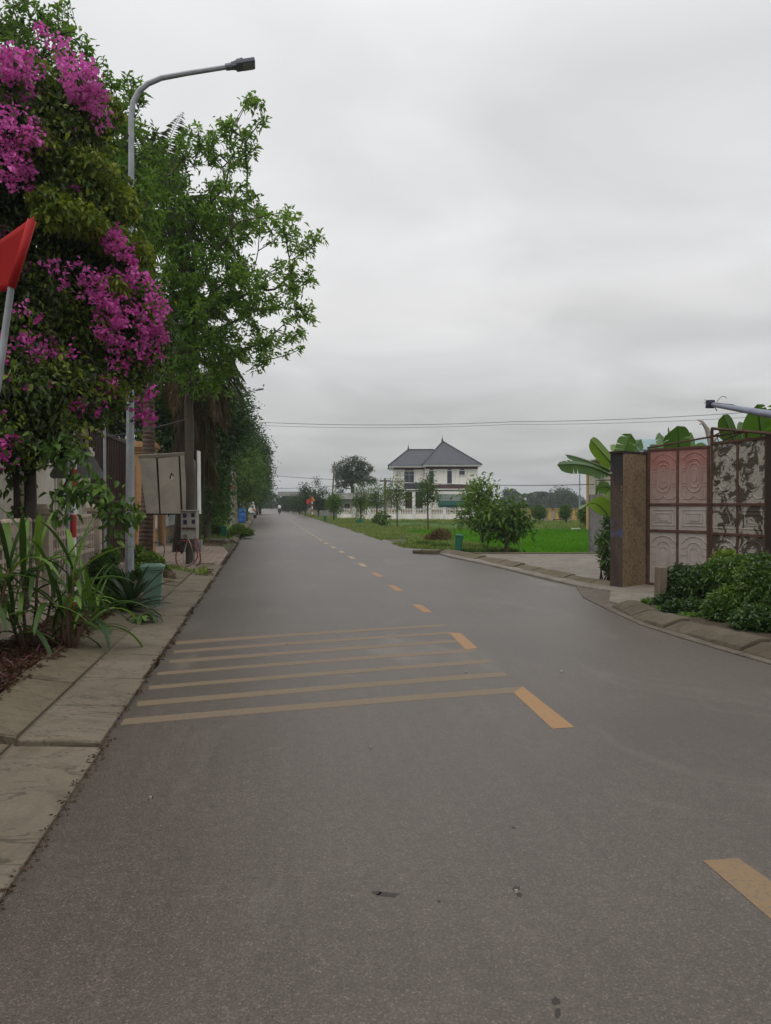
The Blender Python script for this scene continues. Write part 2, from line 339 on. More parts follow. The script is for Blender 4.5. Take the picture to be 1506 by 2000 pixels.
def ringed():
    m, t, p, o = newmat('ringed_palm_bark'); v = objc(t); wv = N(t, 'ShaderNodeTexWave', wave_type='BANDS', bands_direction='Z'); wv.inputs['Scale'].default_value = 2.6; wv.inputs['Distortion'].default_value = 2.5; wv.inputs['Detail'].default_value = 3
    t.links.new(v, wv.inputs['Vector']); c = ramp(t, wv.outputs['Fac'], [(0.0, (.05, .032, .024)), (.6, (.105, .068, .05))]); t.links.new(c, p.inputs['Base Color']); p.inputs['Roughness'].default_value = .9; bumpn(t, p, wv.outputs['Fac'], .6, .02); return m
M['ringbark'] = ringed()
M['l_main'] = leafmat('whorled_leaves', [(0.0, (.05, .10, .016)), (.5, (.12, .225, .03)), (1.0, (.24, .34, .09))], trans=.45)
M['l_dark'] = leafmat('dark_leaves', [(0.0, (.016, .038, .012)), (.6, (.040, .084, .022)), (1.0, (.10, .17, .04))])
M['l_mid'] = leafmat('mid_leaves', [(0.0, (.034, .075, .014)), (.5, (.08, .155, .024)), (1.0, (.18, .27, .05))])
M['l_boug'] = leafmat('bougainvillea_leaves', [(0.0, (.014, .024, .008)), (.4, (.045, .08, .015)), (.75, (.12, .18, .022)), (1.0, (.27, .30, .035))])
M['l_lime'] = leafmat('lime_leaves', [(0.0, (.05, .085, .012)), (.5, (.09, .15, .02)), (1.0, (.17, .24, .04))])
M['l_hedge'] = leafmat('hedge_leaves', [(0.0, (.02, .045, .012)), (.5, (.045, .095, .016)), (1.0, (.12, .20, .03))], rough=.35, spec=.5)
M['l_red'] = leafmat('maroon_leaves', [(0.0, (.03, .012, .014)), (.6, (.08, .025, .03)), (1.0, (.16, .07, .06))])
M['l_brown'] = leafmat('dry_leaves', [(0.0, (.06, .035, .018)), (.6, (.13, .075, .04)), (1.0, (.24, .15, .08))])
M['l_palm'] = leafmat('palm_leaves', [(0.0, (.03, .045, .018)), (.5, (.055, .08, .028)), (1.0, (.10, .12, .04))])
M['l_far'] = leafmat('far_leaves', [(0.0, (.022, .042, .018)), (.5, (.042, .075, .026)), (1.0, (.08, .125, .04))])
M['grass'] = leafmat('grass_blades', [(0.0, (.07, .12, .02)), (.5, (.14, .21, .038)), (1.0, (.27, .29, .09))], nscale=.5)
M['rice'] = leafmat('rice_blades', [(0.0, (.055, .17, .004)), (.5, (.08, .23, .006)), (1.0, (.11, .29, .012))], nscale=.3, trans=.4, spec=.15)
M['blade'] = leafmat('blade_leaves', [(0.0, (.022, .048, .014)), (.5, (.06, .12, .024)), (1.0, (.15, .25, .045))], rough=.45, spec=.35, nscale=2)
M['agave'] = leafmat('agave_leaves', [(0.0, (.018, .036, .018)), (1.0, (.035, .065, .035))], rough=.4)
M['banana'] = leafmat('banana_leaves', [(0.0, (.035, .085, .018)), (.6, (.07, .15, .022)), (1.0, (.17, .27, .035))], rough=.35, spec=.5, trans=.35, nscale=1.2)
def petal():
    m = leafmat('magenta_bracts', [(0.0, (.26, .025, .09)), (.4, (.50, .07, .32)), (1.0, (.80, .24, .62))], rough=.6, trans=.35, spec=.2, nscale=1.5)
    for n in m.node_tree.nodes:
        if n.bl_idname == 'ShaderNodeMix' and n.blend_type == 'MULTIPLY' and not n.inputs['B'].is_linked: n.inputs['B'].default_value = (1.3, 1.0, 1.3, 1)
    return m
M['petal'] = petal()
M['galv'] = simple('galvanised_steel', (.30, .32, .345), .45, .3, var=.18, scale=5, dirt=(.20, .20, .19), dirtamt=.5, bump=.05)
M['lampgrey'] = simple('lamp_housing', (.13, .14, .17), .45, .2, var=.1, bump=.02)
M['cream'] = simple('cream_paint', (.56, .515, .44), .7, var=.12, scale=1.2, dirt=(.20, .17, .12), dirtamt=.6, bump=.1)
M['fencecream'] = simple('cream_cast_concrete', (.43, .355, .28), .8, var=.15, scale=3, dirt=(.15, .12, .08), dirtamt=.7, bump=.2)
M['browngate'] = simple('brown_gate_paint', (.055, .026, .02), .6, var=.25, scale=1.5, bump=.1)
M['orange'] = simple('ochre_paint', (.40, .23, .11), .7, var=.12, scale=2, dirt=(.2, .13, .08), bump=.1)
M['innerochre'] = simple('dull_ochre_wall', (.21, .145, .08), .8, var=.3, scale=.6, bump=0)
M['orangetile'] = simple('ochre_stone', (.30, .20, .105), .8, var=.3, scale=14, bump=.3)
M['white'] = simple('white_paint', (.76, .76, .73), .6, var=.06, scale=1.5, dirt=(.32, .30, .27), dirtamt=.45, bump=.05)
M['whitehouse'] = simple('house_white', (.88, .86, .81), .7, var=.05, scale=.4, dirt=(.38, .36, .32), dirtamt=.25, bump=.05)
M['sheet'] = simple('cream_sheet_metal', (.42, .375, .31), .6, var=.08, scale=1.6, dirt=(.20, .17, .13), dirtamt=.5, bump=.08)
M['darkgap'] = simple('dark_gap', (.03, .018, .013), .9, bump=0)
M['rust'] = simple('rust', (.085, .042, .028), .9, var=.4, scale=9, dirt=(.06, .03, .02), bump=.4)
M['plasticgreen'] = simple('green_bin_plastic', (.015, .14, .085), .5, var=.12, scale=4, dirt=(.06, .09, .06), dirtamt=.4, bump=.05)
M['plasticpale'] = simple('faded_green_plastic', (.12, .22, .165), .55, var=.18, scale=4, dirt=(.09, .12, .09), dirtamt=.6, bump=.08)
M['plasticblue'] = simple('blue_plastic', (.02, .13, .42), .45, var=.1, scale=3, bump=.03)
M['red'] = simple('red_cloth', (.36, .008, .009), .7, var=.08, scale=2, bump=.05, bscale=200)
M['redsig'] = simple('red_paint', (.46, .03, .03), .5, var=.1, scale=6, dirt=(.2, .03, .03), bump=.03)
M['redfar'] = simple('red_flag_cloth', (.50, .05, .03), .7, var=.05, bump=0)
M['yellow'] = simple('yellow_paint', (.62, .40, .03), .5, bump=0)
M['signback'] = simple('grey_sign_back', (.27, .27, .27), .6, .1, var=.1, scale=3, dirt=(.16, .16, .15), bump=.03)
M['boxgrey'] = simple('meter_box_plastic', (.30, .285, .255), .6, var=.12, scale=5, dirt=(.14, .11, .08), dirtamt=.6, bump=.1)
M['glassdark'] = simple('dark_glass', (.03, .035, .06), .12, bump=0, spec=.7)
M['black'] = simple('black_rubber', (.02, .02, .02), .7, bump=0)
M['cable'] = simple('red_brown_cable', (.22, .05, .035), .6, bump=0)
M['cablegrey'] = simple('grey_cable', (.28, .25, .22), .6, bump=0)
M['wire'] = simple('wire', (.035, .035, .04), .6, bump=0)
M['wood'] = simple('weathered_wood', (.17, .13, .095), .85, var=.3, scale=4, bump=.5, stretch=(4, 4, .4))
M['roof'] = simple('slate_tile', (.055, .061, .073), .55, var=.15, scale=1.0, bump=0)
M['rooftrim'] = simple('roof_ridge', (.045, .05, .06), .6, bump=0)
M['maroon'] = simple('maroon_band', (.085, .045, .045), .7, var=.1, bump=0)
M['navy'] = simple('navy_band', (.04, .045, .065), .6, bump=0)
M['greenshut'] = simple('green_awning', (.012, .115, .085), .6, var=.1, bump=0)
M['greyshut'] = simple('grey_green_board', (.11, .14, .125), .7, bump=0)
M['yellowwall'] = simple('yellow_ochre_wall', (.50, .33, .12), .8, var=.12, scale=1, dirt=(.28, .2, .1), bump=.1)
M['stainwall'] = simple('stained_cream_wall', (.38, .34, .27), .8, var=.15, scale=.6, dirt=(.17, .14, .10), dirtamt=.75, bump=.1, stretch=(1, 1, .35))
M['whitewall'] = simple('white_boundary_wall', (.84, .81, .74), .8, var=.08, scale=.5, dirt=(.28, .26, .21), dirtamt=.6, bump=.05, stretch=(1, 1, .4))
M['teal'] = simple('teal_glass', (.02, .19, .22), .3, bump=0)
M['farcon'] = simple('far_concrete', (.27, .26, .25), .8, bump=0)
M['bluepole'] = simple('blue_grey_steel', (.20, .22, .30), .45, .4, var=.15, scale=6, bump=.05)
M['navyp'] = simple('navy_plastic', (.02, .022, .09), .5, bump=0)
M['skin'] = simple('skin', (.35, .2, .14), .6, bump=0)
M['shirt'] = simple('white_shirt', (.62, .64, .66), .8, bump=0)
M['trousers'] = simple('dark_trousers', (.03, .03, .04), .8, bump=0)
M['carwhite'] = simple('car_white', (.62, .62, .58), .3, var=.03, bump=0, spec=.6)
def gatemat(name, peel):
    m, t, p, o = newmat(name); v = objc(t); sx = N(t, 'ShaderNodeSeparateXYZ'); t.links.new(v, sx.inputs[0])
    n1 = noise(t, v, 4.2, 9, .68, .9); n2 = noise(t, v, 9, 6, .75, .5); n3 = noise(t, v, 1.0, 5, .6, stretch=(6, 6, .5))
    if peel:
        c = mixc(t, ramp(t, n2, [(.3, 0.0), (.7, 1.0)]), (.29, .265, .225), (.38, .35, .30))
        hz = ramp(t, sx.outputs[2], [(0.0, .01), (.5, .05), (.98, .05), (1.0, .05)])
        s = N(t, 'ShaderNodeMath', operation='ADD'); t.links.new(n1, s.inputs[0]); t.links.new(hz, s.inputs[1])
        c = mixc(t, ramp(t, s.outputs[0], [(.535, 0.0), (.55, 1.0)]), c, (.062, .047, .033))
        c = mixc(t, ramp(t, n2, [(.62, 0.0), (.70, .8)]), c, (.15, .06, .03))
    else:
        c = mixc(t, ramp(t, n1, [(.3, 0.0), (.7, 1.0)]), (.27, .225, .205), (.39, .355, .32))
        up = ramp(t, sx.outputs[2], [(.0, 0.0), (.48, 0.0), (.53, .5), (.80, .9), (1.0, 1.0)])
        zn = N(t, 'ShaderNodeMapRange'); zn.inputs[1].default_value = 0; zn.inputs[2].default_value = 2.6; t.links.new(sx.outputs[2], zn.inputs[0])
        up = ramp(t, zn.outputs[0], [(0.0, 0.0), (.555, 0.0), (.575, .30), (.80, .62), (.86, 1.0), (1.0, 1.0)])
        rd_ = mixc(t, ramp(t, n3, [(.35, 0.0), (.65, 1.0)]), (.30, .07, .05), (.27, .125, .11))
        f = mixc(t, 1.0, up, ramp(t, n3, [(.3, .55), (.62, 1.0)]), 'MULTIPLY'); c = mixc(t, f, c, rd_)
        c = mixc(t, ramp(t, n2, [(.64, 0.0), (.70, .75)]), c, (.10, .05, .035))
    t.links.new(c, p.inputs['Base Color']); p.inputs['Roughness'].default_value = .7; bumpn(t, p, n2, .3, .004); return m
M['gate_a'] = gatemat('faded_red_gate_paint', False); M['gate_b'] = gatemat('peeling_white_gate_paint', True)
def pillarmat(name, dark):
    m, t, p, o = newmat(name); v = objc(t); sx = N(t, 'ShaderNodeSeparateXYZ'); t.links.new(v, sx.inputs[0])
    n1 = noise(t, v, 1.6, 6, .65, .5, stretch=(1, 1, .5)); n2 = noise(t, v, 26, 3, .7, stretch=(1, 1, .8)); n3 = noise(t, v, 2.3, 3, .5)
    if dark:
        c = mixc(t, ramp(t, n1, [(.35, 0.0), (.65, 1.0)]), (.035, .024, .019), (.115, .078, .054)); c = mixc(t, ramp(t, n2, [(.5, 0.0), (.62, .6)]), c, (.03, .02, .016))
        zn = N(t, 'ShaderNodeMapRange'); zn.inputs[1].default_value = 0; zn.inputs[2].default_value = 2.5; t.links.new(sx.outputs[2], zn.inputs[0])
        ad = N(t, 'ShaderNodeMath', operation='ADD'); t.links.new(zn.outputs[0], ad.inputs[0]); q = N(t, 'ShaderNodeMath', operation='MULTIPLY'); q.inputs[1].default_value = .25; t.links.new(n3, q.inputs[0]); t.links.new(q.outputs[0], ad.inputs[1])
        c = mixc(t, ramp(t, ad.outputs[0], [(.88, 0.0), (1.02, .95)]), c, (.016, .016, .02))
        ch = noise(t, v, 7.5, 4, .6); g = mixc(t, 1.0, ramp(t, ch, [(.60, 0.0), (.63, 1.0)]), ramp(t, zn.outputs[0], [(.60, 0.0), (.66, 1.0), (.86, 1.0), (.90, 0.0)]), 'MULTIPLY'); c = mixc(t, g, c, (.32, .31, .29))
        bl = noise(t, v, 3.4, 4, .6); g = mixc(t, 1.0, ramp(t, bl, [(.50, 0.0), (.60, .75)]), ramp(t, zn.outputs[0], [(.30, 0.0), (.38, 1.0), (.48, 1.0), (.54, 0.0)]), 'MULTIPLY'); c = mixc(t, g, c, (.06, .085, .17))
    else:
        c = mixc(t, ramp(t, n1, [(.35, 0.0), (.65, 1.0)]), (.18, .125, .068), (.26, .19, .11)); c = mixc(t, ramp(t, n2, [(.53, 0.0), (.60, .75)]), c, (.065, .04, .024)); c = mixc(t, ramp(t, noise(t, v, 5, 5, .7), [(.5, 0.0), (.75, .6)]), c, (.10, .055, .03))
    t.links.new(c, p.inputs['Base Color']); p.inputs['Roughness'].default_value = .9; bumpn(t, p, n2, .8, .02); return m
M['pil_tan'] = pillarmat('tan_render', False); M['pil_dark'] = pillarmat('dark_render', True)

# ------------------------------------------------------------------ setting: ground, road, verges
def struct(o): return tag(o, kind='structure')
g = MB()
gx = [-1400, -300, -60, -20, -12]; g.add([(-1500, -200, -.55), (1500, -200, -.55), (1500, 1500, -.55), (-1500, 1500, -.55)], [(0, 1, 2, 3)])
struct(g.build('ground', M['earth']))
# road deck (local x = across, y = along), one sheet with a solid bed
def interp(v, pts):
    for (a, x), (b, y) in zip(pts[:-1], pts[1:]):
        if v <= b: return x + (y-x)*max(0, (v-a))/(b-a)
    return pts[-1][1]
redge = [(-6, 4.95), (5, 4.93), (9, 4.90), (10.5, 5.2), (13, 6.1), (15, 6.0), (18, 5.85), (22, 5.65), (26, 5.45), (27, 5.0), (40, 5.15), (60, 5.0), (110, 4.9), (330, 4.9)]
road = MB(); L_, R_ = [], []
vs_ = [-6] + [x*.5 for x in range(-8, 60)] + list(range(30, 340, 6))
for i, v in enumerate(vs_):
    L_.append((-1.06 + .03*math.sin(v*1.9) + .02*math.sin(v*5.3), v)); R_.append((interp(v, redge) + .02*math.sin(v*3.1), v))
V_ = []; Fz = []
for a, b in zip(L_, R_):
    for k in range(7):
        s = k/6; u = a[0]+(b[0]-a[0])*s; V_.append((u, a[1], 0.03*(1-(2*s-1)**2)-.03))
for i in range(len(L_)-1):
    for k in range(6): Fz.append((i*7+k, i*7+k+1, (i+1)*7+k+1, (i+1)*7+k))
road.add(V_, Fz); road.add([(-1.3, -6, -.04), (6.5, -6, -.04), (6.5, 335, -.04), (-1.3, 335, -.04)], [(0, 1, 2, 3)])
# keep the deck's rise tiny so that markings can lie 4 mm above it
road_o = struct(road.build('road', M['asphalt'], road=True))
for vv in road_o.data.vertices: vv.co.z = 0.0 if vv.co.z > -.035 else vv.co.z
def mark(name, pts, mat, z=.0008):
    q = [uv(at(x, y)) for x, y in pts]; m = MB(); m.add([(a, b, z) for a, b in q], [tuple(range(len(q)))])
    o = m.build(name, mat, road=False, local=True); o.parent = road_o; return o
def stripe(l0, l1, r0, r1, sag=2.0):
    n = 10; top = []; bot = []
    for i in range(n+1):
        s = i/n; k = -sag*4*s*(1-s)*.5
        top.append((l0[0]+(r0[0]-l0[0])*s, l0[1]+(r0[1]-l0[1])*s+k)); bot.append((l1[0]+(r1[0]-l1[0])*s, l1[1]+(r1[1]-l1[1])*s+k))
    return bot + top[::-1]
S = [((343,1253),(343,1260),(868,1219.5),(870,1224)), ((338,1271),(338,1277),(885,1233.5),(888,1238.6)), ((330,1290),(330,1297),(898,1249.5),(901,1255)),
     ((306,1314),(306,1320),(920,1267.5),(930,1273.7)), ((290,1340.6),(290,1348),(955,1288),(958,1295.5)), ((267,1371),(266,1381),(985,1313),(992,1321.5)), ((241,1405),(233,1418),(1022,1342),(1004,1354))]
for s_ in S: mark('rumble_stripe', stripe(*s_), M['stripe'])
for q, mt in (([(1004,1354.2),(1080,1425),(1124,1422),(1032,1350),(1022,1342)], 'dash'), ([(877,1236),(909,1269),(934,1267),(900,1237)], 'dash'), ([(804,1181),(828,1197),(844,1196),(823,1181)], 'dash'),
          ([(1376,1685),(1506,1797),(1750,2010),(1790,1960),(1506,1722),(1445,1680)], 'dashold')):
    mark('lane_dash', q[::-1], M[mt], .0014)
uc = [(5, 2.0), (11, 2.29), (15, 2.38), (22, 2.42), (30, 2.3), (60, 2.2), (400, 2.1)]
v = 13.15
while v < 75:
    u = interp(v, uc); m = MB(); m.add([(u-.07, v, .002), (u+.07, v, .002), (u+.07, v+1.0, .002), (u-.07, v+1.0, .002)], [(0, 1, 2, 3)])
    o = m.build('lane_dash', M['dash' if v < 18 else 'dashfar'], local=True); o.parent = road_o; v += 2.62
for v in (-.6, -3.4):
    m = MB(); m.add([(1.90, v, .006), (2.02, v, .006), (2.02, v+1, .006), (1.90, v+1, .006)], [(0, 1, 2, 3)]); o = m.build('lane_dash', M['dash'], local=True); o.parent = road_o

M['stain'] = simple('oil_stain', (.035, .028, .024), .6, var=.3, scale=8, bump=.2, bscale=95)
rst = random.Random(44)
for px, py, rx, ry in ((758, 1752, 26, 7), (737, 1748, 12, 5), (1010, 1740, 9, 7), (1016, 1752, 6, 5), (1088, 1962, 11, 9), (1092, 1985, 7, 14), (294, 1560, 5, 4), (1004, 1620, 5, 3), (858, 1765, 4, 3)):
    mark('stain', [(px+rx*math.cos(a*.45)*rst.uniform(.55, 1.1), py-ry*math.sin(a*.45)*rst.uniform(.5, 1.1)) for a in range(14)], M['stain'], .0007)
def strip(name, mat, segs, bevel=.012):
    """slabs: list of (v0, v1, u profile [(u,z)...]) in road coordinates"""
    m = MB()
    for v0, v1, prof, jit in segs:
        n = len(prof); vs = [(u, v0, z+jit) for u, z in prof] + [(u, v1, z+jit) for u, z in prof]
        vs += [(u, v0, -.3) for u, z in prof] + [(u, v1, -.3) for u, z in prof]; fs = []
        for i in range(n-1):
            fs.append((i, i+1, n+i+1, n+i)); fs.append((2*n+i, 2*n+i+1, i+1, i)); fs.append((n+i, n+i+1, 3*n+i+1, 3*n+i))
        fs.append((n-1, 3*n-1-n+0, 4*n-1, 2*n-1) if False else (n-1, 2*n-1, 4*n-1, 3*n-1)); fs.append((0, 2*n, 3*n, n))
        m.add(vs, fs)
    return struct(m.build(name, mat, road=True, bevel=bevel))
rj = random.Random(3)
seg = []; seg2 = []
v = -5.0
cuts = [-5.0, -3.4, -1.8, -.2, 1.6, 3.2, 5.0]
nxt = 5.09
for a, b in zip(cuts[:-1], cuts[1:]): seg.append((a+.005, b-.005+(.02 if b == 5.0 else 0), [(-1.56, .040), (-1.30, .026), (-1.02, .006)], rj.uniform(-.003, .003)))
v = 5.11
while v < 19:
    l = rj.uniform(.85, 1.05); seg.append((v, v+l-.014, [(-1.56, .048), (-1.3, .034), (-1.06+rj.uniform(-.02, .02), .014)], rj.uniform(-.006, .008))); v += l
v = -5
while v < 4: seg2.append((v, v+1.655, [(-2.25, .115), (-1.97, .105), (-1.566, .048)], rj.uniform(-.004, .004))); v += 1.67
v = 5.13
while v < 15.5:
    l = rj.uniform(1.0, 1.45); seg2.append((v, v+l-.015, [(-1.97+rj.uniform(-.03, .03), .125), (-1.566, .06)], rj.uniform(-.01, .012))); v += l
strip('gutter', M['slab'], seg); strip('kerb', M['kerb'], seg2)
m = MB(); m.box((-1.50, 5.06, -.03), (.86, .30, .046)); struct(m.build('gutter_gap_soil_shade', M['darkgap'], road=True))  # near-black soil fill, the slab gap's shade is put into its colour
# planting bed
bd = MB(); Vb = []; Fb = []
vv_ = [-5+.4*i for i in range(52)]
for i, v in enumerate(vv_):
    for k in range(8):
        s = k/7; Vb.append((-3.4+(3.4-1.9)*s, v, .03+.09*math.sin(math.pi*min(1, s*1.15))+rj.uniform(-.02, .02)))
for i in range(len(vv_)-1):
    for k in range(7): Fb.append((i*8+k, i*8+k+1, (i+1)*8+k+1, (i+1)*8+k))
bd.add(Vb, Fb); struct(bd.build('planting_bed', M['soil'], road=True, smooth=True))
# left verge land beyond the kerb
m = MB(); m.prism([(-60, -8), (-1.2, -8), (-1.2, 330), (-60, 330)], -.6, -.012); struct(m.build('left_verge', M['earth'], road=True))
m = MB(); m.add([(-6.5, 15.3, .03), (-1.95, 15.3, .03), (-1.35, 17.2, .025), (-1.12, 19.5, .02), (-1.15, 24.0, .02), (-1.45, 27.0, .02), (-2.1, 29.5, .03), (-6.5, 30.5, .03)], [tuple(range(8))])
struct(m.build('driveway_paving', M['paving'], road=True))
seg = []; v = 30.5
while v < 78:
    seg.append((v, v+1.2, [(-1.45, .13), (-1.28, .13), (-1.12, .02)], rj.uniform(-.01, .01))); v += 1.22
strip('far_kerb', M['kerb'], seg)
# pale low edging at the far side of the driveway
m = MB(); a = at(393, 1047, .12); b = at(440, 1052, .12); m.tube([(a.x-.3, a.y, .02), (a.x, a.y, .05), ((a.x+b.x)/2, b.y+.2, .05), (b.x, b.y, .04), (b.x+.35, b.y-1.2, .03)], .09, 6)
struct(m.build('driveway_edging', M['pad']))
# right side: concrete pad, sloped kerb slabs, low edge to the rice field
Zp = -.35
pad_px = [(1030,1119),(985,1108),(945,1099),(880,1086),(857,1079),(925,1081.5),(1152,1081.5),(1300,1081.5),(1500,1100),(1500,1180),(1290,1186),(1245,1185),(1190,1172),(1192,1152),(1135,1143),(1095,1134)]
q = [uv(at(x, y, .05)) for x, y in pad_px]; m = MB(); m.prism([(a, b) for a, b in q], -.6, .045); struct(m.build('concrete_pad', M['pad'], road=True, bevel=.02))
q = [uv(at(x, y, .0)) for x, y in [(1290,1160),(1190,1150),(1120,1139),(1140,1168),(1190,1193),(1250,1221),(1330,1247),(1400,1268),(1506,1299),(1750,1383),(2300,1572),(2300,1540),(1700,1320),(1506,1270),(1420,1235),(1420,1165)]]
m = MB(); m.prism([(a, b) for a, b in q], -.3, .012); struct(m.build('gateway_apron', M['apron'], road=True))
def edge_slabs(name, line, width, ztop, n, mat, seed, inner=.0):
    """sloping kerb stones laid along a pixel-read line on the ground; line runs far to near"""
    rr = random.Random(seed); P = [at(x, y) for x, y in line]; d = [0]
    for a, b in zip(P[:-1], P[1:]): d.append(d[-1]+(b-a).length)
    def pt(s):
        s = max(0, min(d[-1], s))
        for i in range(len(P)-1):
            if s <= d[i+1]: return P[i].lerp(P[i+1], (s-d[i])/(d[i+1]-d[i])), (P[i+1]-P[i]).normalized()
        return P[-1], (P[-1]-P[-2]).normalized()
    m = MB(); st = d[-1]/n
    for k in range(n):
        a, ta = pt(k*st+.014); b, tb = pt((k+1)*st-.014); na = Vector((-ta.y, ta.x, 0)); nb = Vector((-tb.y, tb.x, 0)); j = rr.uniform(-.022, .018); z1 = ztop+j
        vs = []
        for p, nn in ((a, na), (b, nb)):
            for off, z in ((0, .0+j*.3-.02), (.03, .045+j), (width*.75, z1), (width+inner, z1-.005)): vs.append((p.x+nn.x*off, p.y+nn.y*off, z))
            for off in (width+inner, 0): vs.append((p.x+nn.x*off, p.y+nn.y*off, -.3))
        fs = [(i, (i+1) % 6, 6+(i+1) % 6, 6+i) for i in range(6)] + [(5, 4, 3, 2, 1, 0), (6, 7, 8, 9, 10, 11)]
        m.add(vs, fs)
    return struct(m.build(name, mat, bevel=.012))
edge_slabs('driveway_kerb', [(856,1080),(880,1085),(945,1099),(985,1108),(1030,1119),(1095,1134),(1135,1143),(1188,1150)], .36, .12, 19, M['kerb'], 5)
edge_slabs('bed_kerb', [(1192,1187),(1250,1216),(1300,1232),(1350,1246),(1400,1262),(1506,1293),(1750,1375),(2300,1560)], .34, .12, 15, M['kerbdark'], 9, .05)
# loose concrete block at the kerb end
m = MB(); c = at(840, 1082); m.box((c.x, c.y+.1, .06), (.62, .30, .14), rz=-.35, rx=.06); m.box((c.x-.36, c.y+.34, .05), (.3, .2, .1), rz=.3)
tag(m.build('kerb_block', M['kerb'], origin=(c.x, c.y, 0), bevel=.03), 'grey concrete block lying at the road edge where the grass strip ends', 'concrete block')
# low wall between pad and paddy
m = MB(); a = at(925, 1081, .06); b = at(1300, 1081, .06); m.box(((a.x+b.x)/2, a.y+.12, -.15), (b.x-a.x, .16, .46)); tag(m.build('field_edge_wall', M['kerb'], origin=(a.x, a.y, 0), bevel=.01), 'low dark concrete edging between the concrete pad and the rice field', 'low wall')
# right verge: bank of earth between road and field
RVERGE = [(4.9, 24.2), (5.45, 23.55), (8.15, 22.95), (8.0, 26.1), (8.0, 32.4), (7.6, 39.7), (7.4, 48), (9, 62), (11, 120), (14, 330), (4.9, 330)]
m = MB(); m.prism(RVERGE, -.6, -.015); struct(m.build('right_verge', M['earth'], road=True))
m = MB(); m.prism([uv(at(x, y)) for x, y in [(1262,1200),(1300,1214),(1506,1268),(2300,1500),(2600,1300),(1700,1130),(1500,1140),(1290,1178)]], -.4, .07); struct(m.build('hedge_bed', M['soil'], road=True))
m = MB(); m.prism([(6.35, -6), (60, -6), (60, 24), (6.35, 23.2)], -.6, -.03); struct(m.build('yard_ground', M['earth']))
# rice field
m = MB(); m.add([(-8, 20, Zp), (60, 20, Zp), (60, 78, Zp), (-8, 78, Zp)], [(0, 1, 2, 3)]); struct(m.build('rice_field', M['rice']))
def blades(name, P, hgt, wid, mat, kind='stuff', lean=.35, parent=None, label=None, cat=None, seed=1):
    rs = np.random.default_rng(seed); n = len(P); h = hgt*(.5+.8*rs.random(n))[:, None]; a = rs.random(n)*6.28; dr = np.stack([np.cos(a), np.sin(a), np.zeros(n)], 1)
    sd_ = np.stack([-np.sin(a+rs.normal(size=n)*.8), np.cos(a), np.zeros(n)], 1)*wid*(.6+.8*rs.random(n))[:, None]; ln = dr*h*lean*(rs.random(n)*1.6)[:, None]; up = np.array([0, 0, 1.])*h
    V = np.stack([P-sd_/2, P+sd_/2, P+up*.6+ln*.35+sd_*.4, P+up*.6+ln*.35-sd_*.4, P+up*.92+ln], 1).reshape(-1, 3); b = np.arange(n)[:, None]*5
    Fc = np.concatenate([b+np.array([[0, 1, 2]]), b+np.array([[0, 2, 3]]), b+np.array([[3, 2, 4]])], 1).reshape(-1, 3)
    o = np_mesh(name, V, Fc, mat, parent, tint=np.repeat(rs.random(n), 3), origin=(float(P[:, 0].mean()), float(P[:, 1].mean()), 0) if parent is None else None)
    return tag(o, label, cat, kind=kind)
rs = np.random.default_rng(2)
n = 210000; Yr = 22.9+(rs.random(n)**1.6)*29; Xr = -2+rs.random(n)*19; Pp = np.stack([Xr, Yr, np.full(n, Zp)], 1)
uu = Xr*math.cos(RA)+Yr*math.sin(RA); Pp = Pp[(uu > 8.1)|((Yr > 26) & (uu > 7.9))]
blades('rice_shoots', Pp, .20, .018, M['rice'], label='bright green young rice covering the flooded field', cat='rice', seed=4)
def in_poly(P, poly):
    x, y = P[:, 0], P[:, 1]; c = np.zeros(len(P), bool); j = len(poly)-1
    for i in range(len(poly)):
        xi, yi = poly[i]; xj, yj = poly[j]; hit = ((yi > y) != (yj > y)) & (x < (xj-xi)*(y-yi)/(yj-yi+1e-12)+xi); c ^= hit; j = i
    return c
def scatter(poly, n, z, seed, bias=1.0):
    rs = np.random.default_rng(seed); a = np.array(poly); lo, hi = a.min(0), a.max(0); q = rs.random((n*3, 2)); q[:, 1] = q[:, 1]**bias; q = lo+q*(hi-lo); q = q[in_poly(q, poly)][:n]
    ca, sa = math.cos(RA), math.sin(RA); return np.stack([q[:, 0]*ca-q[:, 1]*sa, q[:, 0]*sa+q[:, 1]*ca, np.full(len(q), z)], 1)
def clumpy(P, scale, thr, seed):
    rs = np.random.default_rng(seed); ph = rs.random((6, 3))*6.28; k = rs.normal(size=(6, 2))*scale; s = sum(np.sin(P[:, 0]*k[i, 0]+P[:, 1]*k[i, 1]+ph[i, 0]) for i in range(6)); return P[s > thr]
vp = [(4.75, 26.2), (5.6, 24.3), (8.05, 23.4), (7.9, 26), (7.9, 32.4), (7.5, 40), (7.3, 48), (9, 62), (11, 110), (4.8, 110)]
P1 = scatter(vp, 60000, -.015, 11, 1.8); P1 = clumpy(P1, 1.4, -1.3, 3)
blades('verge_grass', P1, .12, .022, M['grass'], label='tangled grass and weeds on the right verge beside the road', cat='grass', seed=6)
P2 = scatter([(7.6, 48), (22, 50), (36, 58), (36, 80), (9, 80)], 50000, Zp, 12); P2 = clumpy(P2, .7, -.6, 8)
blades('field_weeds', P2, .30, .04, M['grass'], label='rough weeds on the far side of the rice field', cat='weeds', seed=7)
P3 = scatter([(-1.25, 31.5), (-1.25, 52), (-4.5, 52), (-5.5, 31)], 9000, -.012, 13)
blades('left_weeds', P3, .22, .025, M['grass'], label='weeds and grass behind the left kerb past the driveway', cat='weeds', seed=8)
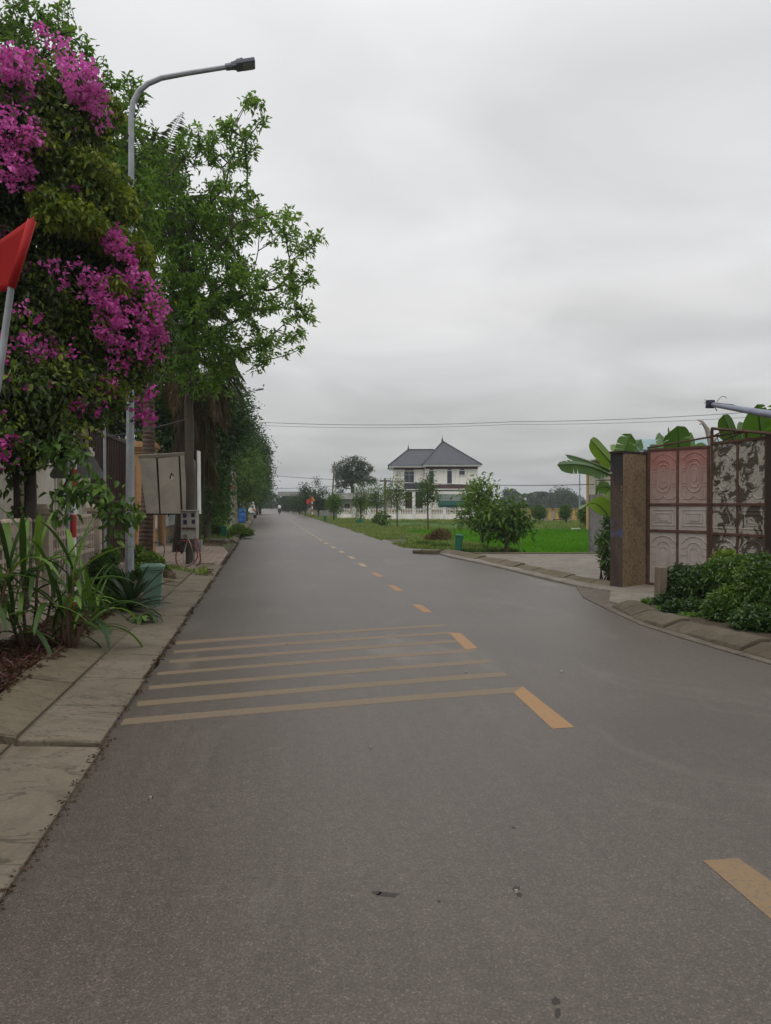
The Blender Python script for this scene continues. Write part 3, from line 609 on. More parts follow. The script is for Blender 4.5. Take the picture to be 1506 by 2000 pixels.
# ------------------------------------------------------------------ left side: fence, walls, gate
FU = -2.78
def fence_panel(m, v0, v1):
    for z, h in ((.36, .07), (.80, .05), (1.08, .05)): m.box(((0), (v0+v1)/2, z), (.07, v1-v0, h))
    n = int(round((v1-v0)/.125))
    for i in range(n):
        c = v0+(i+.5)*(v1-v0)/n; m.box((0, c, .835), (.055, .045, .97)); m.lathe((0, c, 1.32), [(.036, 0), (.04, .02), (.03, .045), (.008, .06)], 6)
        if i < n-1:
            d = c+(v1-v0)/n/2; m.box((0, d, 1.19), (.05, .07, .05)); m.box((0, d, .60), (.05, .08, .05)); m.box((0, d, .5), (.045, .03, .2)); m.box((0, d, .93), (.045, .08, .04))
fence = thing('fence', 'cream ornamental picket fence of cast concrete on a low wall behind the left planting bed', 'fence', rd(FU, 6, 0)); fence.rotation_euler[2] = RA
def fl(m, name, mat): # local along the fence: x across, y along from v=6
    return m.build(name, mat, fence, local=True, bevel=.004)
m = MB(); m.box((0, 1.7, .16), (.22, 11.0, .34)); fl(m, 'base_wall', M['fencecream'])
for a, b in ((-3.5, -1.15), (-.9, 1.15), (1.4, 4.0), (4.24, 6.9)):
    m = MB(); fence_panel(m, a, b); fl(m, 'panel', M['fencecream'])
for v in (-3.6, -1.02, 1.27, 4.12, 7.05):
    m = MB(); m.box((0, v, .80), (.2, .2, 1.25)); m.box((0, v, 1.45), (.27, .27, .07)); m.box((0, v, 1.51), (.2, .2, .06), taper=.5); fl(m, 'post', M['fencecream'])
wl = thing('cream_wall', 'tall cream panelled wall with pilasters standing behind the left picket fence', 'wall', rd(-3.6, 7, 0)); wl.rotation_euler[2] = RA
m = MB(); m.box((0, 4.2, 1.2), (.2, 8.6, 2.4)); m.build('wall', M['cream'], wl, local=True)
for v in (-.05, 3.05, 4.75, 6.7, 8.4):
    m = MB(); m.box((.06, v, 1.22), (.3, .34, 2.5)); m.box((.08, v, 2.52), (.40, .46, .10)); m.box((.08, v, 2.60), (.34, .4, .07)); m.box((.06, v, .2), (.36, .42, .35)); m.build('pilaster', M['cream'], wl, local=True, bevel=.01)
m = MB()
for a, b in ((3.3, 4.5), (5.0, 6.45), (6.95, 8.15), (.3, 2.8)):
    for z in (.55, 2.2): m.box((.115, (a+b)/2, z), (.03, b-a, .05))
    for c in (a, b): m.box((.115, c, 1.375), (.03, .05, 1.6))
m.build('moulding', M['cream'], wl, local=True)
# stone urn ledge near the left edge of the picture
ur = thing('urn_pedestal', 'cream stepped pedestal with a dark trough in front of the tall cream wall', 'pedestal', rd(-3.05, 8.2, 0)); 
m = MB(); c = rd(-3.12, 8.3, 0); m.lathe((c.x, c.y, 0), [(.17, 0), (.17, 1.0), (.10, 1.05), (.09, 1.25), (.13, 1.32), (.19, 1.40), (.20, 1.47), (.24, 1.50), (.24, 1.56)], 16); m.build('pedestal', M['cream'], ur, smooth=False)
m = MB(); c = rd(-3.15, 7.6, 1.6); m.box(c, (.5, 1.5, .22), rz=RA, taper=1.05); m.build('trough', M['darkgap'], ur, bevel=.01)
# brown sheet gate, timber post
bg_ = thing('brown_gate', 'dark brown sheet metal gate behind the street lamp pole on the left', 'gate', rd(-3.55, 15.7, 0)); bg_.rotation_euler[2] = RA
m = MB(); m.box((0, 2.3, 1.6), (.05, 4.4, 3.0)); m.build('leaf', M['browngate'], bg_, local=True)
m = MB()
for i in range(22): m.box((.035, .2+i*.2, 1.6), (.02, .05, 2.9))
for z in (.15, 1.6, 3.08): m.box((.04, 2.3, z), (.06, 4.4, .07))
m.build('ribs', M['browngate'], bg_, local=True)
for yy, hh in ((-.15, 3.1), (4.62, 3.2)): m = MB(); m.box((0, yy, hh/2), (.22, .22, hh)); m.build('post', M['wood'], bg_, local=True)
# ochre pillar with stepped cap
def ochre_pillar(px, Y, h, wd, lab):
    c = W(px, 983, Y); t = thing('gate_pillar', lab, 'pillar', (c.x, c.y, 0)); t.rotation_euler[2] = RA
    m = MB(); m.box((0, 0, (h-.35)/2), (wd, wd, h-.35)); 
    for s in (-1, 1):
        for s2 in (-1, 1): m.box((s*wd*.36, s2*(wd*.5+.012), (h-.6)/2), (.09, .03, h-.8))
    m.build('shaft', M['orange'], t, local=True, bevel=.008)
    m = MB()
    for k, (z, ww, hh) in enumerate(((h-.32, 1.12, .08), (h-.24, 1.25, .08), (h-.14, 1.45, .12), (h-.05, 1.3, .06))): m.box((0, 0, z), (wd*ww, wd*ww, hh))
    m.build('cap', M['orange'], t, local=True, bevel=.012); return t
ochre_pillar(280, 22.6, 3.38, .62, 'ochre gate pillar with a stepped cap carrying a spiky plant')
ochre_pillar(311, 27.5, 2.0, .42, 'short ochre pillar under the torn cream metal sheets')
lw = thing('low_wall', 'low wall of white panels and ochre stone beside the paved driveway', 'wall', rd(-3.95, 28, 0)); lw.rotation_euler[2] = RA
m = MB(); m.box((0, 3.4, .12), (.34, 7.2, .24)); m.build('footing', M['greywall'], lw, local=True)
m = MB(); m.box((0, 3.4, .41), (.26, 7.1, .33)); m.build('stone_course', M['orangetile'], lw, local=True)
m = MB(); m.box((0, 3.4, .61), (.32, 7.2, .07)); m.build('ledge', M['greywall'], lw, local=True)
m = MB(); m.box((0, 3.4, .89), (.22, 7.0, .48)); m.build('panel', M['white'], lw, local=True)
m = MB(); m.box((0, 3.4, 1.2), (.32, 7.2, .09)); m.build('coping', M['white'], lw, local=True, bevel=.01)
# torn cream sheets (a gate of three sheets hung between the trunks)
def px_panel(m, quad, Y, th=.02):
    P = [W(x, y, Yk) for (x, y), Yk in zip(quad, Y)]; n = (P[1]-P[0]).cross(P[3]-P[0]).normalized()*th
    m.add(P+[p+n for p in P], [(0, 1, 2, 3), (7, 6, 5, 4), (0, 4, 5, 1), (1, 5, 6, 2), (2, 6, 7, 3), (3, 7, 4, 0)])
sg = thing('damaged_signboard', 'large torn cream sheet metal board hanging behind the palm trunk over the driveway', 'signboard', tuple(W(330, 983, 19.6).xy)+(0,))
Ys = lambda x: 20.0 + (x-270)*.004
for nm, q in (('sheet', [(272,895),(305,895),(311,1003),(286,1003)]), ('sheet', [(309,895),(349,891),(353,1003),(314,1003)]), ('sheet', [(352,890),(363,889),(366,1002),(357,1002)])):
    m = MB(); px_panel(m, q, [Ys(x) for x, y in q]); m.build(nm, M['sheet'], sg)
m = MB(); m.tube([W(306.5, 893, 20.22), W(312, 1004, 20.22)], .05, 6); m.tube([W(350.5, 890, 20.38), W(354.5, 1004, 20.38)], .05, 6); m.tube([W(272, 895, 20.2), W(365, 889, 20.5)], .06, 6); m.tube([W(287, 1004, 20.1), W(366, 1004, 20.4)], .02, 6)
m.build('frame', M['darkgap'], sg)
m = MB(); px_panel(m, [(271,889),(362,884),(362,890),(271,896)], [19.9, 20.2, 20.25, 19.95]); m.build('top_rail', M['sheet'], sg)
m = MB(); px_panel(m, [(374,892),(383,902),(386,1003),(376,985)], [20.3, 20.5, 20.5, 20.3]); px_panel(m, [(366,892),(371,890),(368,990),(366,1000)], [20.5]*4); m.build('torn_sheet', M['sheet'], sg)
m = MB(); px_panel(m, [(387,880),(392,882),(393,1004),(388,1002)], [20.3, 20.9, 20.9, 20.3], .03); m.build('edge_sheet', M['white'], sg)
m = MB(); hp = [W(x, y, 19.93+.2) for x, y in ((333, 934), (337, 923), (344, 931), (338, 928), (336, 936))]; m.add([p+Vector((0, -.11, 0)) for p in hp], [(0, 1, 2, 3, 4)]); m.build('tear', M['darkgap'], sg)
m = MB(); m.add([W(332, 934, 20.05), W(336, 929, 20.0), W(338, 936, 19.98)], [(0, 1, 2)]); m.build('bent_flap', M['white'], sg)
# meter box on the trunk
mb_ = thing('meter_box', 'grey electricity meter box with four dark windows fixed to the brown palm trunk', 'meter box', tuple(W(371, 983, 18.4).xy)+(0,))
mb_.location.z = 0
c = W(371, 1025, 18.45); m = MB(); m.box(c, (.39, .2, .69), rz=-.08); m.box(c+Vector((0, -.02, .345)), (.42, .24, .03), rz=-.08); m.build('case', M['boxgrey'], mb_, bevel=.01)
for ix, iz in ((-.10, .23), (.10, .24), (-.09, .07), (.11, .08)):
    m = MB(); m.box(c+Vector((ix, -.105, iz)), (.085, .02, .10), rz=-.08); o = m.build('window', M['glassdark'], mb_)
m = MB(); m.box(c+Vector((0, -.11, -.085)), (.34, .02, .045), rz=-.08); m.build('rust_band', M['rust'], mb_)
m = MB(); m.box(c+Vector((-.09, -.105, -.27)), (.09, .014, .09), rz=-.08); m.build('label_plate', M['wood'], mb_)
c2 = W(388, 1066, 18.9); m = MB(); m.box(c2, (.17, .12, .30)); tag(m.build('junction_box', M['signback'], origin=(c2.x, c2.y, 0), bevel=.01), 'small grey junction box low on the palm trunk below the meter box', 'box')
def loop(px, py, rx, ry, Y, r, mat, lab, n=22, a0=0, a1=6.28, wob=.05, seed=1):
    rr = random.Random(seed); s = Y/F; c = W(px, py, Y); pts = []
    for i in range(n+1):
        a = a0+(a1-a0)*i/n; q = 1+wob*math.sin(3*a+seed); pts.append(Vector((c.x+math.cos(a)*rx*s*q, c.y+.10*math.sin(2*a+seed), c.z+math.sin(a)*ry*s*q)))
    m = MB(); m.tube(pts, r, 6); return tag(m.build('cable_coil', mat, origin=(c.x, c.y, 0), smooth=True), lab, 'cable')
loop(362, 1082, 21, 26, 18.3, .016, M['cable'], 'large red brown cable coil hanging below the meter box', seed=2)
loop(368, 1080, 9, 25, 18.1, .013, M['cablegrey'], 'pale grey cable loop hanging in the middle below the meter box', seed=3)
loop(380, 1080, 12, 26, 18.2, .017, M['cable'], 'thick red cable bent down on the right side below the meter box', a0=2.2, a1=-1.5, seed=4)
loop(354, 1070, 5, 10, 18.2, .022, M['black'], 'small black cable bundle inside the larger coil below the meter box', seed=6)
loop(300, 1077, 24, 17, 21.3, .012, M['black'], 'thin black cable coil lying behind the light green shrub', seed=5)
# ------------------------------------------------------------------ street lamps
def street_lamp(lab, base, h=8.9, arm=2.12, r=.08, lean=.012):
    t = thing('street_lamp', lab, 'street lamp', base, 'street lamps along the left of the road'); b = Vector(base)
    P = [b+Vector((0, 0, -.05)), b+Vector((lean*2, 0, 2.5)), b+Vector((lean*5, 0, h-1.6))]; m = MB(); m.tube(P, [r, r*.85, r*.62], 8)
    m.build('pole', M['galv'], t, smooth=False)
    m = MB(); m.lathe(b, [(.16, -.02), (.16, .02), (.10, .03), (.095, .12)], 8); m.build('base_plate', M['galv'], t)
    # arm: starts straight up then bends over the road
    o = b+Vector((lean*5, 0, h-1.6)); pts = []; 
    for i, (x, z) in enumerate(((0, -.02), (0.0, .62), (.03, .84), (.12, 1.03), (.27, 1.17), (.48, 1.28), (.88, 1.39), (1.56, 1.56))): pts.append(o+RU*x+Vector((0, 0, z)))
    m = MB(); m.tube(pts, [r*.62, r*.6, r*.6, r*.58, r*.56, r*.54, r*.5, r*.48], 8); m.build('arm', M['galv'], t, smooth=False)
    e = pts[-1]; d = (pts[-1]-pts[-2]).normalized(); 
    hd = MB(); yv = RV; up = d.cross(yv)*-1; up = up if up.z > 0 else -up
    def slab(a0, a1, hw, z0, z1, t0=1.0):
        P = []
        for a, k in ((a0, t0), (a1, 1.0)):
            for s, z in ((-1, z0), (1, z0), (1, z1), (-1, z1)): P.append(e+d*a+yv*s*hw*k+up*z*(1 if z > 0 else k))
        return P, [(3, 2, 1, 0), (4, 5, 6, 7), (0, 1, 5, 4), (1, 2, 6, 5), (2, 3, 7, 6), (3, 0, 4, 7)]
    hd.tube([e-d*.04, e+d*.10], [.055, .06], 10)
    for s_ in (slab(.06, .16, .085, -.05, .05, .7), slab(.14, .46, .13, -.045, .03)): hd.add(*s_)
    hd.add(*slab(.15, .27, .11, .03, .065, .8)); hd.build('lamp_head', M['lampgrey'], t, bevel=.015)
    ls = MB(); ls.add(*slab(.25, .42, .10, -.058, -.046)); ls.build('lens', M['signback'], t); return t
street_lamp('tall galvanised street lamp nearest the camera behind the faded green bin', at(252, 1166))
street_lamp('galvanised street lamp beside the leaning wooden pole further down the left side', at(452, 1030))
street_lamp('farthest street lamp on the left, slim pole by the white car', at(479, 1009.5))
t = thing('far_lamp_pole', 'slim curved lamp pole beyond the far stained wall left of the yellow house', 'lamp pole', tuple(W(1132, 983, 82).xy)+(Zp,))
m = MB(); b = W(1132, 1000, 82); m.tube([(b.x, b.y, Zp), (b.x, b.y, 4.6), (b.x+.15, b.y, 5.2), (b.x+.5, b.y, 5.5), (b.x+1.6, b.y, 5.7)], [.09, .07, .06, .055, .05], 6); m.build('pole', M['galv'], t)
m = MB(); m.box((b.x+1.9, b.y, 5.75), (.6, .25, .1)); m.build('lamp_head', M['lampgrey'], t)
# slim grey pipes by the fence
def pole(name, lab, cat, base, top, r, mat, n=8):
    m = MB(); m.tube([Vector(base)+Vector((0, 0, -.05)), (Vector(base)+Vector(top))/2, top], [r, r*.95, r*.9], n); o = m.build(name, mat, origin=tuple(base)); return tag(o, lab, cat)
b = at(133, 1214); pole('pipe_post', 'slim grey steel pipe standing beside the red and white sign post', 'pole', b, W(132, 712, b.y), .028, M['galv'])
b = at(205, 1140, .05); pole('pipe_post', 'thin grey pipe post at the far end of the cream fence', 'pole', b, W(205, 735, b.y), .028, M['galv'])
b = at(34, 1235); pole('pipe_post', 'dark post wrapped in vines in front of the cream wall', 'pole', b, W(32, 855, b.y), .04, M['darkgap'])
# warning sign seen from behind on a red and white pole
b = at(141, 1212); t = thing('warning_sign', 'triangular warning sign seen from behind on a red and white post, half hidden by vines', 'road sign', b)
z = [0, .25, .50, .80, 1.10, 1.40, 1.70, 2.0, 2.52]
for i in range(8):
    m = MB(); m.lathe((b.x+.003*i, b.y, z[i]), [(.042, 0), (.042, z[i+1]-z[i])], 12); m.build('post_band', M['redsig'] if i % 2 == 0 else M['white'], t)
sy = b.y+.07; A = W(150, 838, sy); Bl = W(97, 932, sy); Br = W(203, 932, sy)
m = MB(); 
def tri_round(A, B_, C_, r, th):
    c = (A+B_+C_)/3; pts = []
    for p in (A, B_, C_):
        d = (p-c).normalized(); q = p-d*r*1.2
        for k in (-1, 0, 1):
            an = k*.9; dd = Vector((d.x*math.cos(an)-d.z*math.sin(an), 0, d.x*math.sin(an)+d.z*math.cos(an))); pts.append(q+dd*r)
    return pts
P = tri_round(A, Bl, Br, .045, .004); n_ = len(P); m.add(P+[p+Vector((0, .006, 0)) for p in P], [tuple(range(n_)), tuple(range(2*n_-1, n_-1, -1))]+[(i, n_+i, n_+(i+1) % n_, (i+1) % n_) for i in range(n_)]); m.build('sign_plate', M['signback'], t)
P2_ = [p+Vector((0, .012, 0)) for p in tri_round(A, Bl, Br, .04, .004)]; m = MB(); m.add(P2_, [tuple(range(n_-1, -1, -1))]); m.build('sign_face', M['yellow'], t)
# red writing strokes on the back of the plate
m = MB(); yb = sy-.004
def stroke(pts, wd=3.2):
    for (x0, y0), (x1, y1) in zip(pts[:-1], pts[1:]):
        dx, dy = x1-x0, y1-y0; l = math.hypot(dx, dy); nx, ny = -dy/l*wd/2, dx/l*wd/2
        m.add([W(x0-nx, y0-ny, yb), W(x0+nx, y0+ny, yb), W(x1+nx, y1+ny, yb), W(x1-nx, y1-ny, yb)], [(0, 1, 2, 3)])
stroke([(142, 854), (155, 854)], 6); stroke([(153, 857), (156, 873)]); stroke([(140, 877), (146, 886), (154, 888)]); stroke([(144, 893), (150, 898)]); m.build('red_mark', M['redsig'], t)
# wooden pole further on
b = at(462, 1029); pole('wooden_pole', 'weathered wooden pole leaning beside the second street lamp', 'pole', b, W(458, 911, b.y+.4), .11, M['wood'])
# ------------------------------------------------------------------ bins
def bin_(lab, base, sc, mat, rz=0.0, tilt=(0, 0), lid='plasticgreen', gname='green litter bins'):
    t = thing('litter_bin', lab, 'litter bin', base, gname); t.rotation_euler = (tilt[0], tilt[1], rz); s = sc
    m = MB(); n = 4; m.box((0, 0, .44*s), (.40*s, .46*s, .80*s), taper=1.0); vs = m.v
    m.v = [(x*(.78 if z < .3*s else 1.0), y*(.72 if z < .3*s else 1.0), z) for x, y, z in vs]; 
    m.box((0, 0, .855*s), (.47*s, .53*s, .035*s)); m.box((0, 0, .80*s), (.43*s, .49*s, .02*s)); m.build('body', mat, t, local=True, bevel=.012*s)
    m = MB(); m.box((0, .01*s, .895*s), (.49*s, .56*s, .045*s)); m.box((0, .01*s, .93*s), (.40*s, .46*s, .03*s), taper=.85); m.build('lid', M[lid] if isinstance(lid, str) else lid, t, local=True, bevel=.012*s)
    m = MB(); m.tube([(-.18*s, .29*s, .84*s), (-.18*s, .34*s, .84*s), (.18*s, .34*s, .84*s), (.18*s, .29*s, .84*s)], .014*s, 6); m.build('handle', mat, t, local=True)
    for sx in (-1, 1):
        m = MB(); m.tube([(sx*.13*s, .2*s, .06*s), (sx*.17*s, .2*s, .06*s)], .06*s, 12); m.build('wheel', M['black'], t, local=True)
    return t
bin_('faded pale green litter bin beside the agave and the nearest lamp', at(298, 1190), .70, M['plasticpale'], rz=.25, lid='plasticpale')
bin_('dark green litter bin at the far end of the paved driveway', at(437, 1053), .62, M['plasticgreen'], rz=.15)
bin_('green litter bin tilting at the edge of the concrete pad near the young trees', at(895, 1077), .58, M['plasticgreen'], rz=-.2, tilt=(0, .08))
bin_('small green litter bin standing far off beside the grass verge and warning sign', at(634.5, 1019.5), .56, M['plasticgreen'], rz=.1)
bb = bin_('green litter bin tipped over in the grass in front of the white boundary wall', at(696, 1024), .56, M['plasticgreen'], rz=1.2, tilt=(1.25, 0)); bb.location.z = .16
# blue water tank
b = at(470, 1021); t = thing('water_tank', 'blue plastic water barrel standing by the wooden pole in front of a white car', 'water barrel', b)
m = MB(); m.lathe(b, [(.34, 0), (.38, .04), (.40, .3), (.385, .33), (.40, .36), (.40, .75), (.385, .78), (.40, .81), (.39, 1.1), (.33, 1.18)], 20); m.build('body', M['plasticblue'], t, smooth=True)
m = MB(); m.lathe(b+Vector((0, 0, 1.17)), [(.20, 0), (.20, .09), (.15, .12)], 16); m.build('lid', M['plasticblue'], t)
# ------------------------------------------------------------------ car on the left
def car(lab, base, rz, mat):
    t = thing('parked_car', lab, 'car', base); t.rotation_euler[2] = rz
    prof = [(-2.1, .35), (-2.15, .75), (-2.08, 1.02), (-1.75, 1.62), (-1.0, 1.72), (.2, 1.70), (.95, 1.12), (2.0, .95), (2.15, .6), (2.1, .33)]
    m = MB(); hw = .85
    P = [(s*hw*(1 if z < 1.1 else .84), y, z) for s in (-1, 1) for y, z in prof]; n = len(prof); m.add(P, [tuple(range(n)), tuple(range(2*n-1, n-1, -1))]+[(i, n+i, n+(i+1) % n, (i+1) % n) for i in range(n)]); m.build('body', mat, t, local=True, bevel=.05)
    m = MB(); m.add([(-.62, -2.06, 1.12), (.62, -2.06, 1.12), (.56, -1.80, 1.55), (-.56, -1.80, 1.55)], [(0, 1, 2, 3)]); m.build('rear_window', M['glassdark'], t, local=True)
    for s in (-1, 1):
        m = MB(); x = s*.80; m.add([(s*.853, -1.6, 1.12), (s*.853, .7, 1.14), (s*.74, .2, 1.6), (s*.74, -1.4, 1.6)], [(0, 1, 2, 3)]); m.build('side_window', M['glassdark'], t, local=True)
        m = MB(); m.box((s*.72, -2.13, .9), (.18, .06, .24)); m.build('tail_light', M['redsig'], t, local=True)
        for y in (-1.35, 1.3):
            m = MB(); m.tube([(s*.72, y, .32), (s*.88, y, .32)], .32, 20); w_ = m.build('wheel', M['black'], t, local=True); m = MB(); m.tube([(s*.86, y, .32), (s*.89, y, .32)], .18, 12); m.build('rim', M['galv'], w_, local=True)
    m = MB(); m.box((0, -2.17, .5), (1.6, .12, .2)); m.build('bumper', M['lampgrey'], t, local=True); m = MB(); m.box((0, -2.16, .82), (.42, .02, .12)); m.build('number_plate', M['white'], t, local=True)
    return t
car('white car parked on the left kerb behind the blue barrel', rd(-1.9, 80.5, 0), RA, M['carwhite'])
car('distant grey car parked on the left further along than the white one', rd(-1.9, 104, 0), RA, M['lampgrey'])
# ------------------------------------------------------------------ motorbike and rider
def skinned(name, joints, edges, mat, parent, sub=1):
    me = bpy.data.meshes.new(name); me.from_pydata([j[0] for j in joints], edges, []); me.update(); o = bpy.data.objects.new(name, me); link(o, parent)
    md = o.modifiers.new('skin', 'SKIN'); me.skin_vertices or None
    sv = me.skin_vertices[0].data if len(me.skin_vertices) else None
    if sv is None:
        bpy.context.view_layer.objects.active = o; 
    for i, j in enumerate(joints):
        if sv: sv[i].radius = (j[1], j[1]); 
    if sv: sv[0].use_root = True
    s = o.modifiers.new('sub', 'SUBSURF'); s.levels = sub; s.render_levels = sub
    dg = bpy.context.evaluated_depsgraph_get(); em = bpy.data.meshes.new_from_object(o.evaluated_get(dg)); o.modifiers.clear(); o.data = em; em.materials.clear(); em.materials.append(mat)
    for p in em.polygons: p.use_smooth = True
    return o
def add_skin(me):
    bm_ = __import__('bmesh').new(); bm_.from_mesh(me); bm_.verts.layers.skin.verify(); bm_.to_mesh(me); bm_.free()
_old = bpy.data.meshes.new
b = at(546, 1005); mt = thing('motorbike', 'small dark motorbike riding away down the road in the distance', 'motorbike', b); mt.rotation_euler[2] = RA
def bikepart(name, fn, mat, par=None): m = MB(); fn(m); return m.build(name, mat, par or mt, local=True)
for y in (-.6, .6):
    w_ = bikepart('wheel', lambda m: m.tube([(-.04, y, .28), (.04, y, .28)], .28, 20), M['black'])
bikepart('frame', lambda m: (m.tube([(0, -.6, .28), (0, -.1, .45), (0, .35, .55), (0, .5, .85)], [.06, .12, .12, .05], 8), m.tube([(0, .5, .9), (0, .6, .28)], .035, 6), m.box((0, -.35, .62), (.22, .5, .16))), M['darkgap'])
bikepart('seat', lambda m: m.box((0, -.2, .75), (.24, .7, .09)), M['black']); bikepart('tail_light', lambda m: m.box((0, -.62, .62), (.12, .05, .07)), M['redsig'])
bikepart('handlebar', lambda m: m.tube([(-.32, .38, .98), (0, .46, .95), (.32, .38, .98)], .018, 6), M['black'])
pr = thing('person', 'person in a white shirt riding the distant motorbike away down the road', 'person', b); pr.rotation_euler[2] = RA
J = [((0, -.15, .84), .13), ((0, -.12, 1.05), .13), ((0, -.06, 1.25), .15), ((0, -.03, 1.36), .07), ((0, 0, 1.45), .075), ((0, .02, 1.55), .10),
     ((.18, -.05, 1.30), .06), ((.26, .12, 1.12), .045), ((.28, .34, 1.0), .04), ((-.18, -.05, 1.30), .06), ((-.26, .12, 1.12), .045), ((-.28, .34, 1.0), .04),
     ((.11, -.1, .80), .09), ((.2, .25, .72), .075), ((.17, .1, .3), .05), ((.17, .22, .25), .04), ((-.11, -.1, .80), .09), ((-.2, .25, .72), .075), ((-.17, .1, .3), .05), ((-.17, .22, .25), .04)]
E_ = [(0, 1), (1, 2), (2, 3), (3, 4), (4, 5), (2, 6), (6, 7), (7, 8), (2, 9), (9, 10), (10, 11), (0, 12), (12, 13), (13, 14), (14, 15), (0, 16), (16, 17), (17, 18), (18, 19)]
def skinned2(name, joints, edges, mat, parent):
    me = bpy.data.meshes.new(name); me.from_pydata([j[0] for j in joints], edges, []); add_skin(me); o = bpy.data.objects.new(name, me); link(o, parent)
    sv = me.skin_vertices[0].data
    for i, j in enumerate(joints): sv[i].radius = (j[1], j[1]); sv[i].use_root = (i == 0)
    o.modifiers.new('skin', 'SKIN'); s = o.modifiers.new('sub', 'SUBSURF'); s.levels = 1
    bpy.context.view_layer.update(); dg = bpy.context.evaluated_depsgraph_get(); em = bpy.data.meshes.new_from_object(o.evaluated_get(dg)); o.modifiers.clear(); o.data = em; em.name = name
    em.materials.clear(); em.materials.append(mat); return o
bo = skinned2('body', J, E_, M['shirt'], pr)
bo.data.materials.append(M['trousers']); bo.data.materials.append(M['skin']); bo.data.materials.append(M['black'])
for p in bo.data.polygons:
    c = p.center; p.use_smooth = True; p.material_index = 3 if (c.z > 1.5 and c.y < .08) or (c.z > 1.6) else (2 if c.z > 1.38 or (abs(c.x) > .24 and c.y > .15 and c.z > .9) else (1 if c.z < .88 else 0))
pr.scale = (.92, .92, .92); mt.scale = (.92, .92, .92)
# ------------------------------------------------------------------ flags
b = W(-8, 820, 3.0)
t = thing('flag', 'plain red cloth flag on a tilted silver pole at the left edge of the picture', 'flag', tuple(rd(-1.45, 2.7, 0)))
a0 = rd(-1.45, 2.7, .05); p1 = W(-4, 760, 2.95); p2 = W(24, 565, 2.9); p3 = W(66, 432, 2.86)
m = MB(); m.tube([a0, p1, p2, p2+(p3-p2)*.1], [.016, .014, .0125, .012], 8); m.build('pole', M['galv'], t, smooth=True)
rsf = 24; V_ = []; Fz = []
for i in range(rsf+1):
    s = i/rsf; top = W(70-s*330, 424+s*225, 2.86); bot = W(30-s*310, 567+s*50, 2.9)
    for k in range(9):
        q = k/8; p = top.lerp(bot, q); p += Vector((0, .02*math.sin(s*5+q*1.5)*s, 0)); V_.append(tuple(p))
for i in range(rsf):
    for k in range(8): Fz.append((i*9+k, (i+1)*9+k, (i+1)*9+k+1, i*9+k+1))
m = MB(); m.add(V_, Fz); o = m.build('cloth', M['red'], t, smooth=True); sl = o.modifiers.new('thick', 'SOLIDIFY'); sl.thickness = .003
m = MB(); m.tube([p2+(p3-p2)*.02, p3], .016, 8); m.build('sleeve', M['red'], t, smooth=True)
def small_flag(lab, px, py, Y, wpx, hpx):
    b = W(px, py, Y); t = thing('flag', lab, 'flag', (b.x, b.y, 0)); m = MB(); m.tube([(b.x, b.y, -.1), (b.x+.12, b.y, b.z+hpx*Y/F*.6)], .02, 6); m.build('pole', M['wood'], t); s = Y/F; V_ = []
    for i in range(9):
        q = i/8
        for k in range(2): V_.append((b.x+.1-q*wpx*s, b.y+.12*math.sin(q*6), b.z+(hpx*.5*s if k else -hpx*.5*s)-q*.18))
    m = MB(); m.add(V_, [(2*i, 2*i+2, 2*i+3, 2*i+1) for i in range(8)]); m.build('cloth', M['redfar'], t, smooth=True)
small_flag('small red flag hanging behind the second street lamp and wooden pole', 453, 949, 47, 10, 9)
small_flag('small red flag flying beside the distant warning sign on the right verge', 607, 977, 84, 10, 8)
# distant warning sign facing the camera
b = at(610, 1010); t = thing('warning_sign', 'distant triangular yellow warning sign with red border on a red and white post', 'road sign', b)
for i in range(6):
    m = MB(); m.lathe((b.x, b.y, i*.3), [(.06, 0), (.06, .3)], 10); m.build('post_band', M['redsig'] if i % 2 == 0 else M['white'], t)
m = MB(); c = b+Vector((0, -.08, 1.98)); T3 = lambda r, y: [c+Vector((0, y, r)), c+Vector((-r*.87, y, -r*.5)), c+Vector((r*.87, y, -r*.5))]
P = T3(.42, 0); m.add(P+[p+Vector((0, .03, 0)) for p in P], [(0, 1, 2), (5, 4, 3), (0, 3, 4, 1), (1, 4, 5, 2), (2, 5, 3, 0)]); m.build('border', M['redsig'], t)
m = MB(); m.add(T3(.31, -.01), [(0, 1, 2)]); m.build('panel', M['yellow'], t); m = MB(); m.box(c+Vector((0, -.02, .0)), (.06, .01, .22)); m.box(c+Vector((0, -.02, -.06)), (.2, .01, .05)); m.build('symbol', M['black'], t)
# ------------------------------------------------------------------ right side: pillar, gate, hedge
c0 = W(1217, 983, 13.57); c1 = W(1262, 983, 14.05); dR = (c1-c0); dR.z = 0; nL = Vector((-dR.y, dR.x, 0)).normalized()*.27
t = thing('gate_pillar', 'tall weathered square pillar, blackened on one side and tan on the other, left of the rusty gate', 'pillar', (c0.x, c0.y, 0))
pl = [c0, c1, c1+nL, c0+nL]; m = MB(); m.prism([(p.x, p.y) for p in pl], -.1, 2.45); o = m.build('shaft', M['pil_tan'], t, bevel=.012); o.data.materials.append(M['pil_dark'])
for p in o.data.polygons:
    if abs(p.normal.z) < .5 and p.normal.dot(nL) > -.1: p.material_index = 1
cc = (pl[0]+pl[2])/2; m = MB(); m.prism([tuple((cc+(p-cc)*1.05).xy) for p in pl], 2.452, 2.49); m.build('cap', M['darkgap'], t)
m = MB(); e1 = c1+dR.normalized()*.05; m.box((e1.x, e1.y+.05, 1.28), (.09, .09, 2.5), rz=.4); m.build('hinge_post', M['rust'], t)
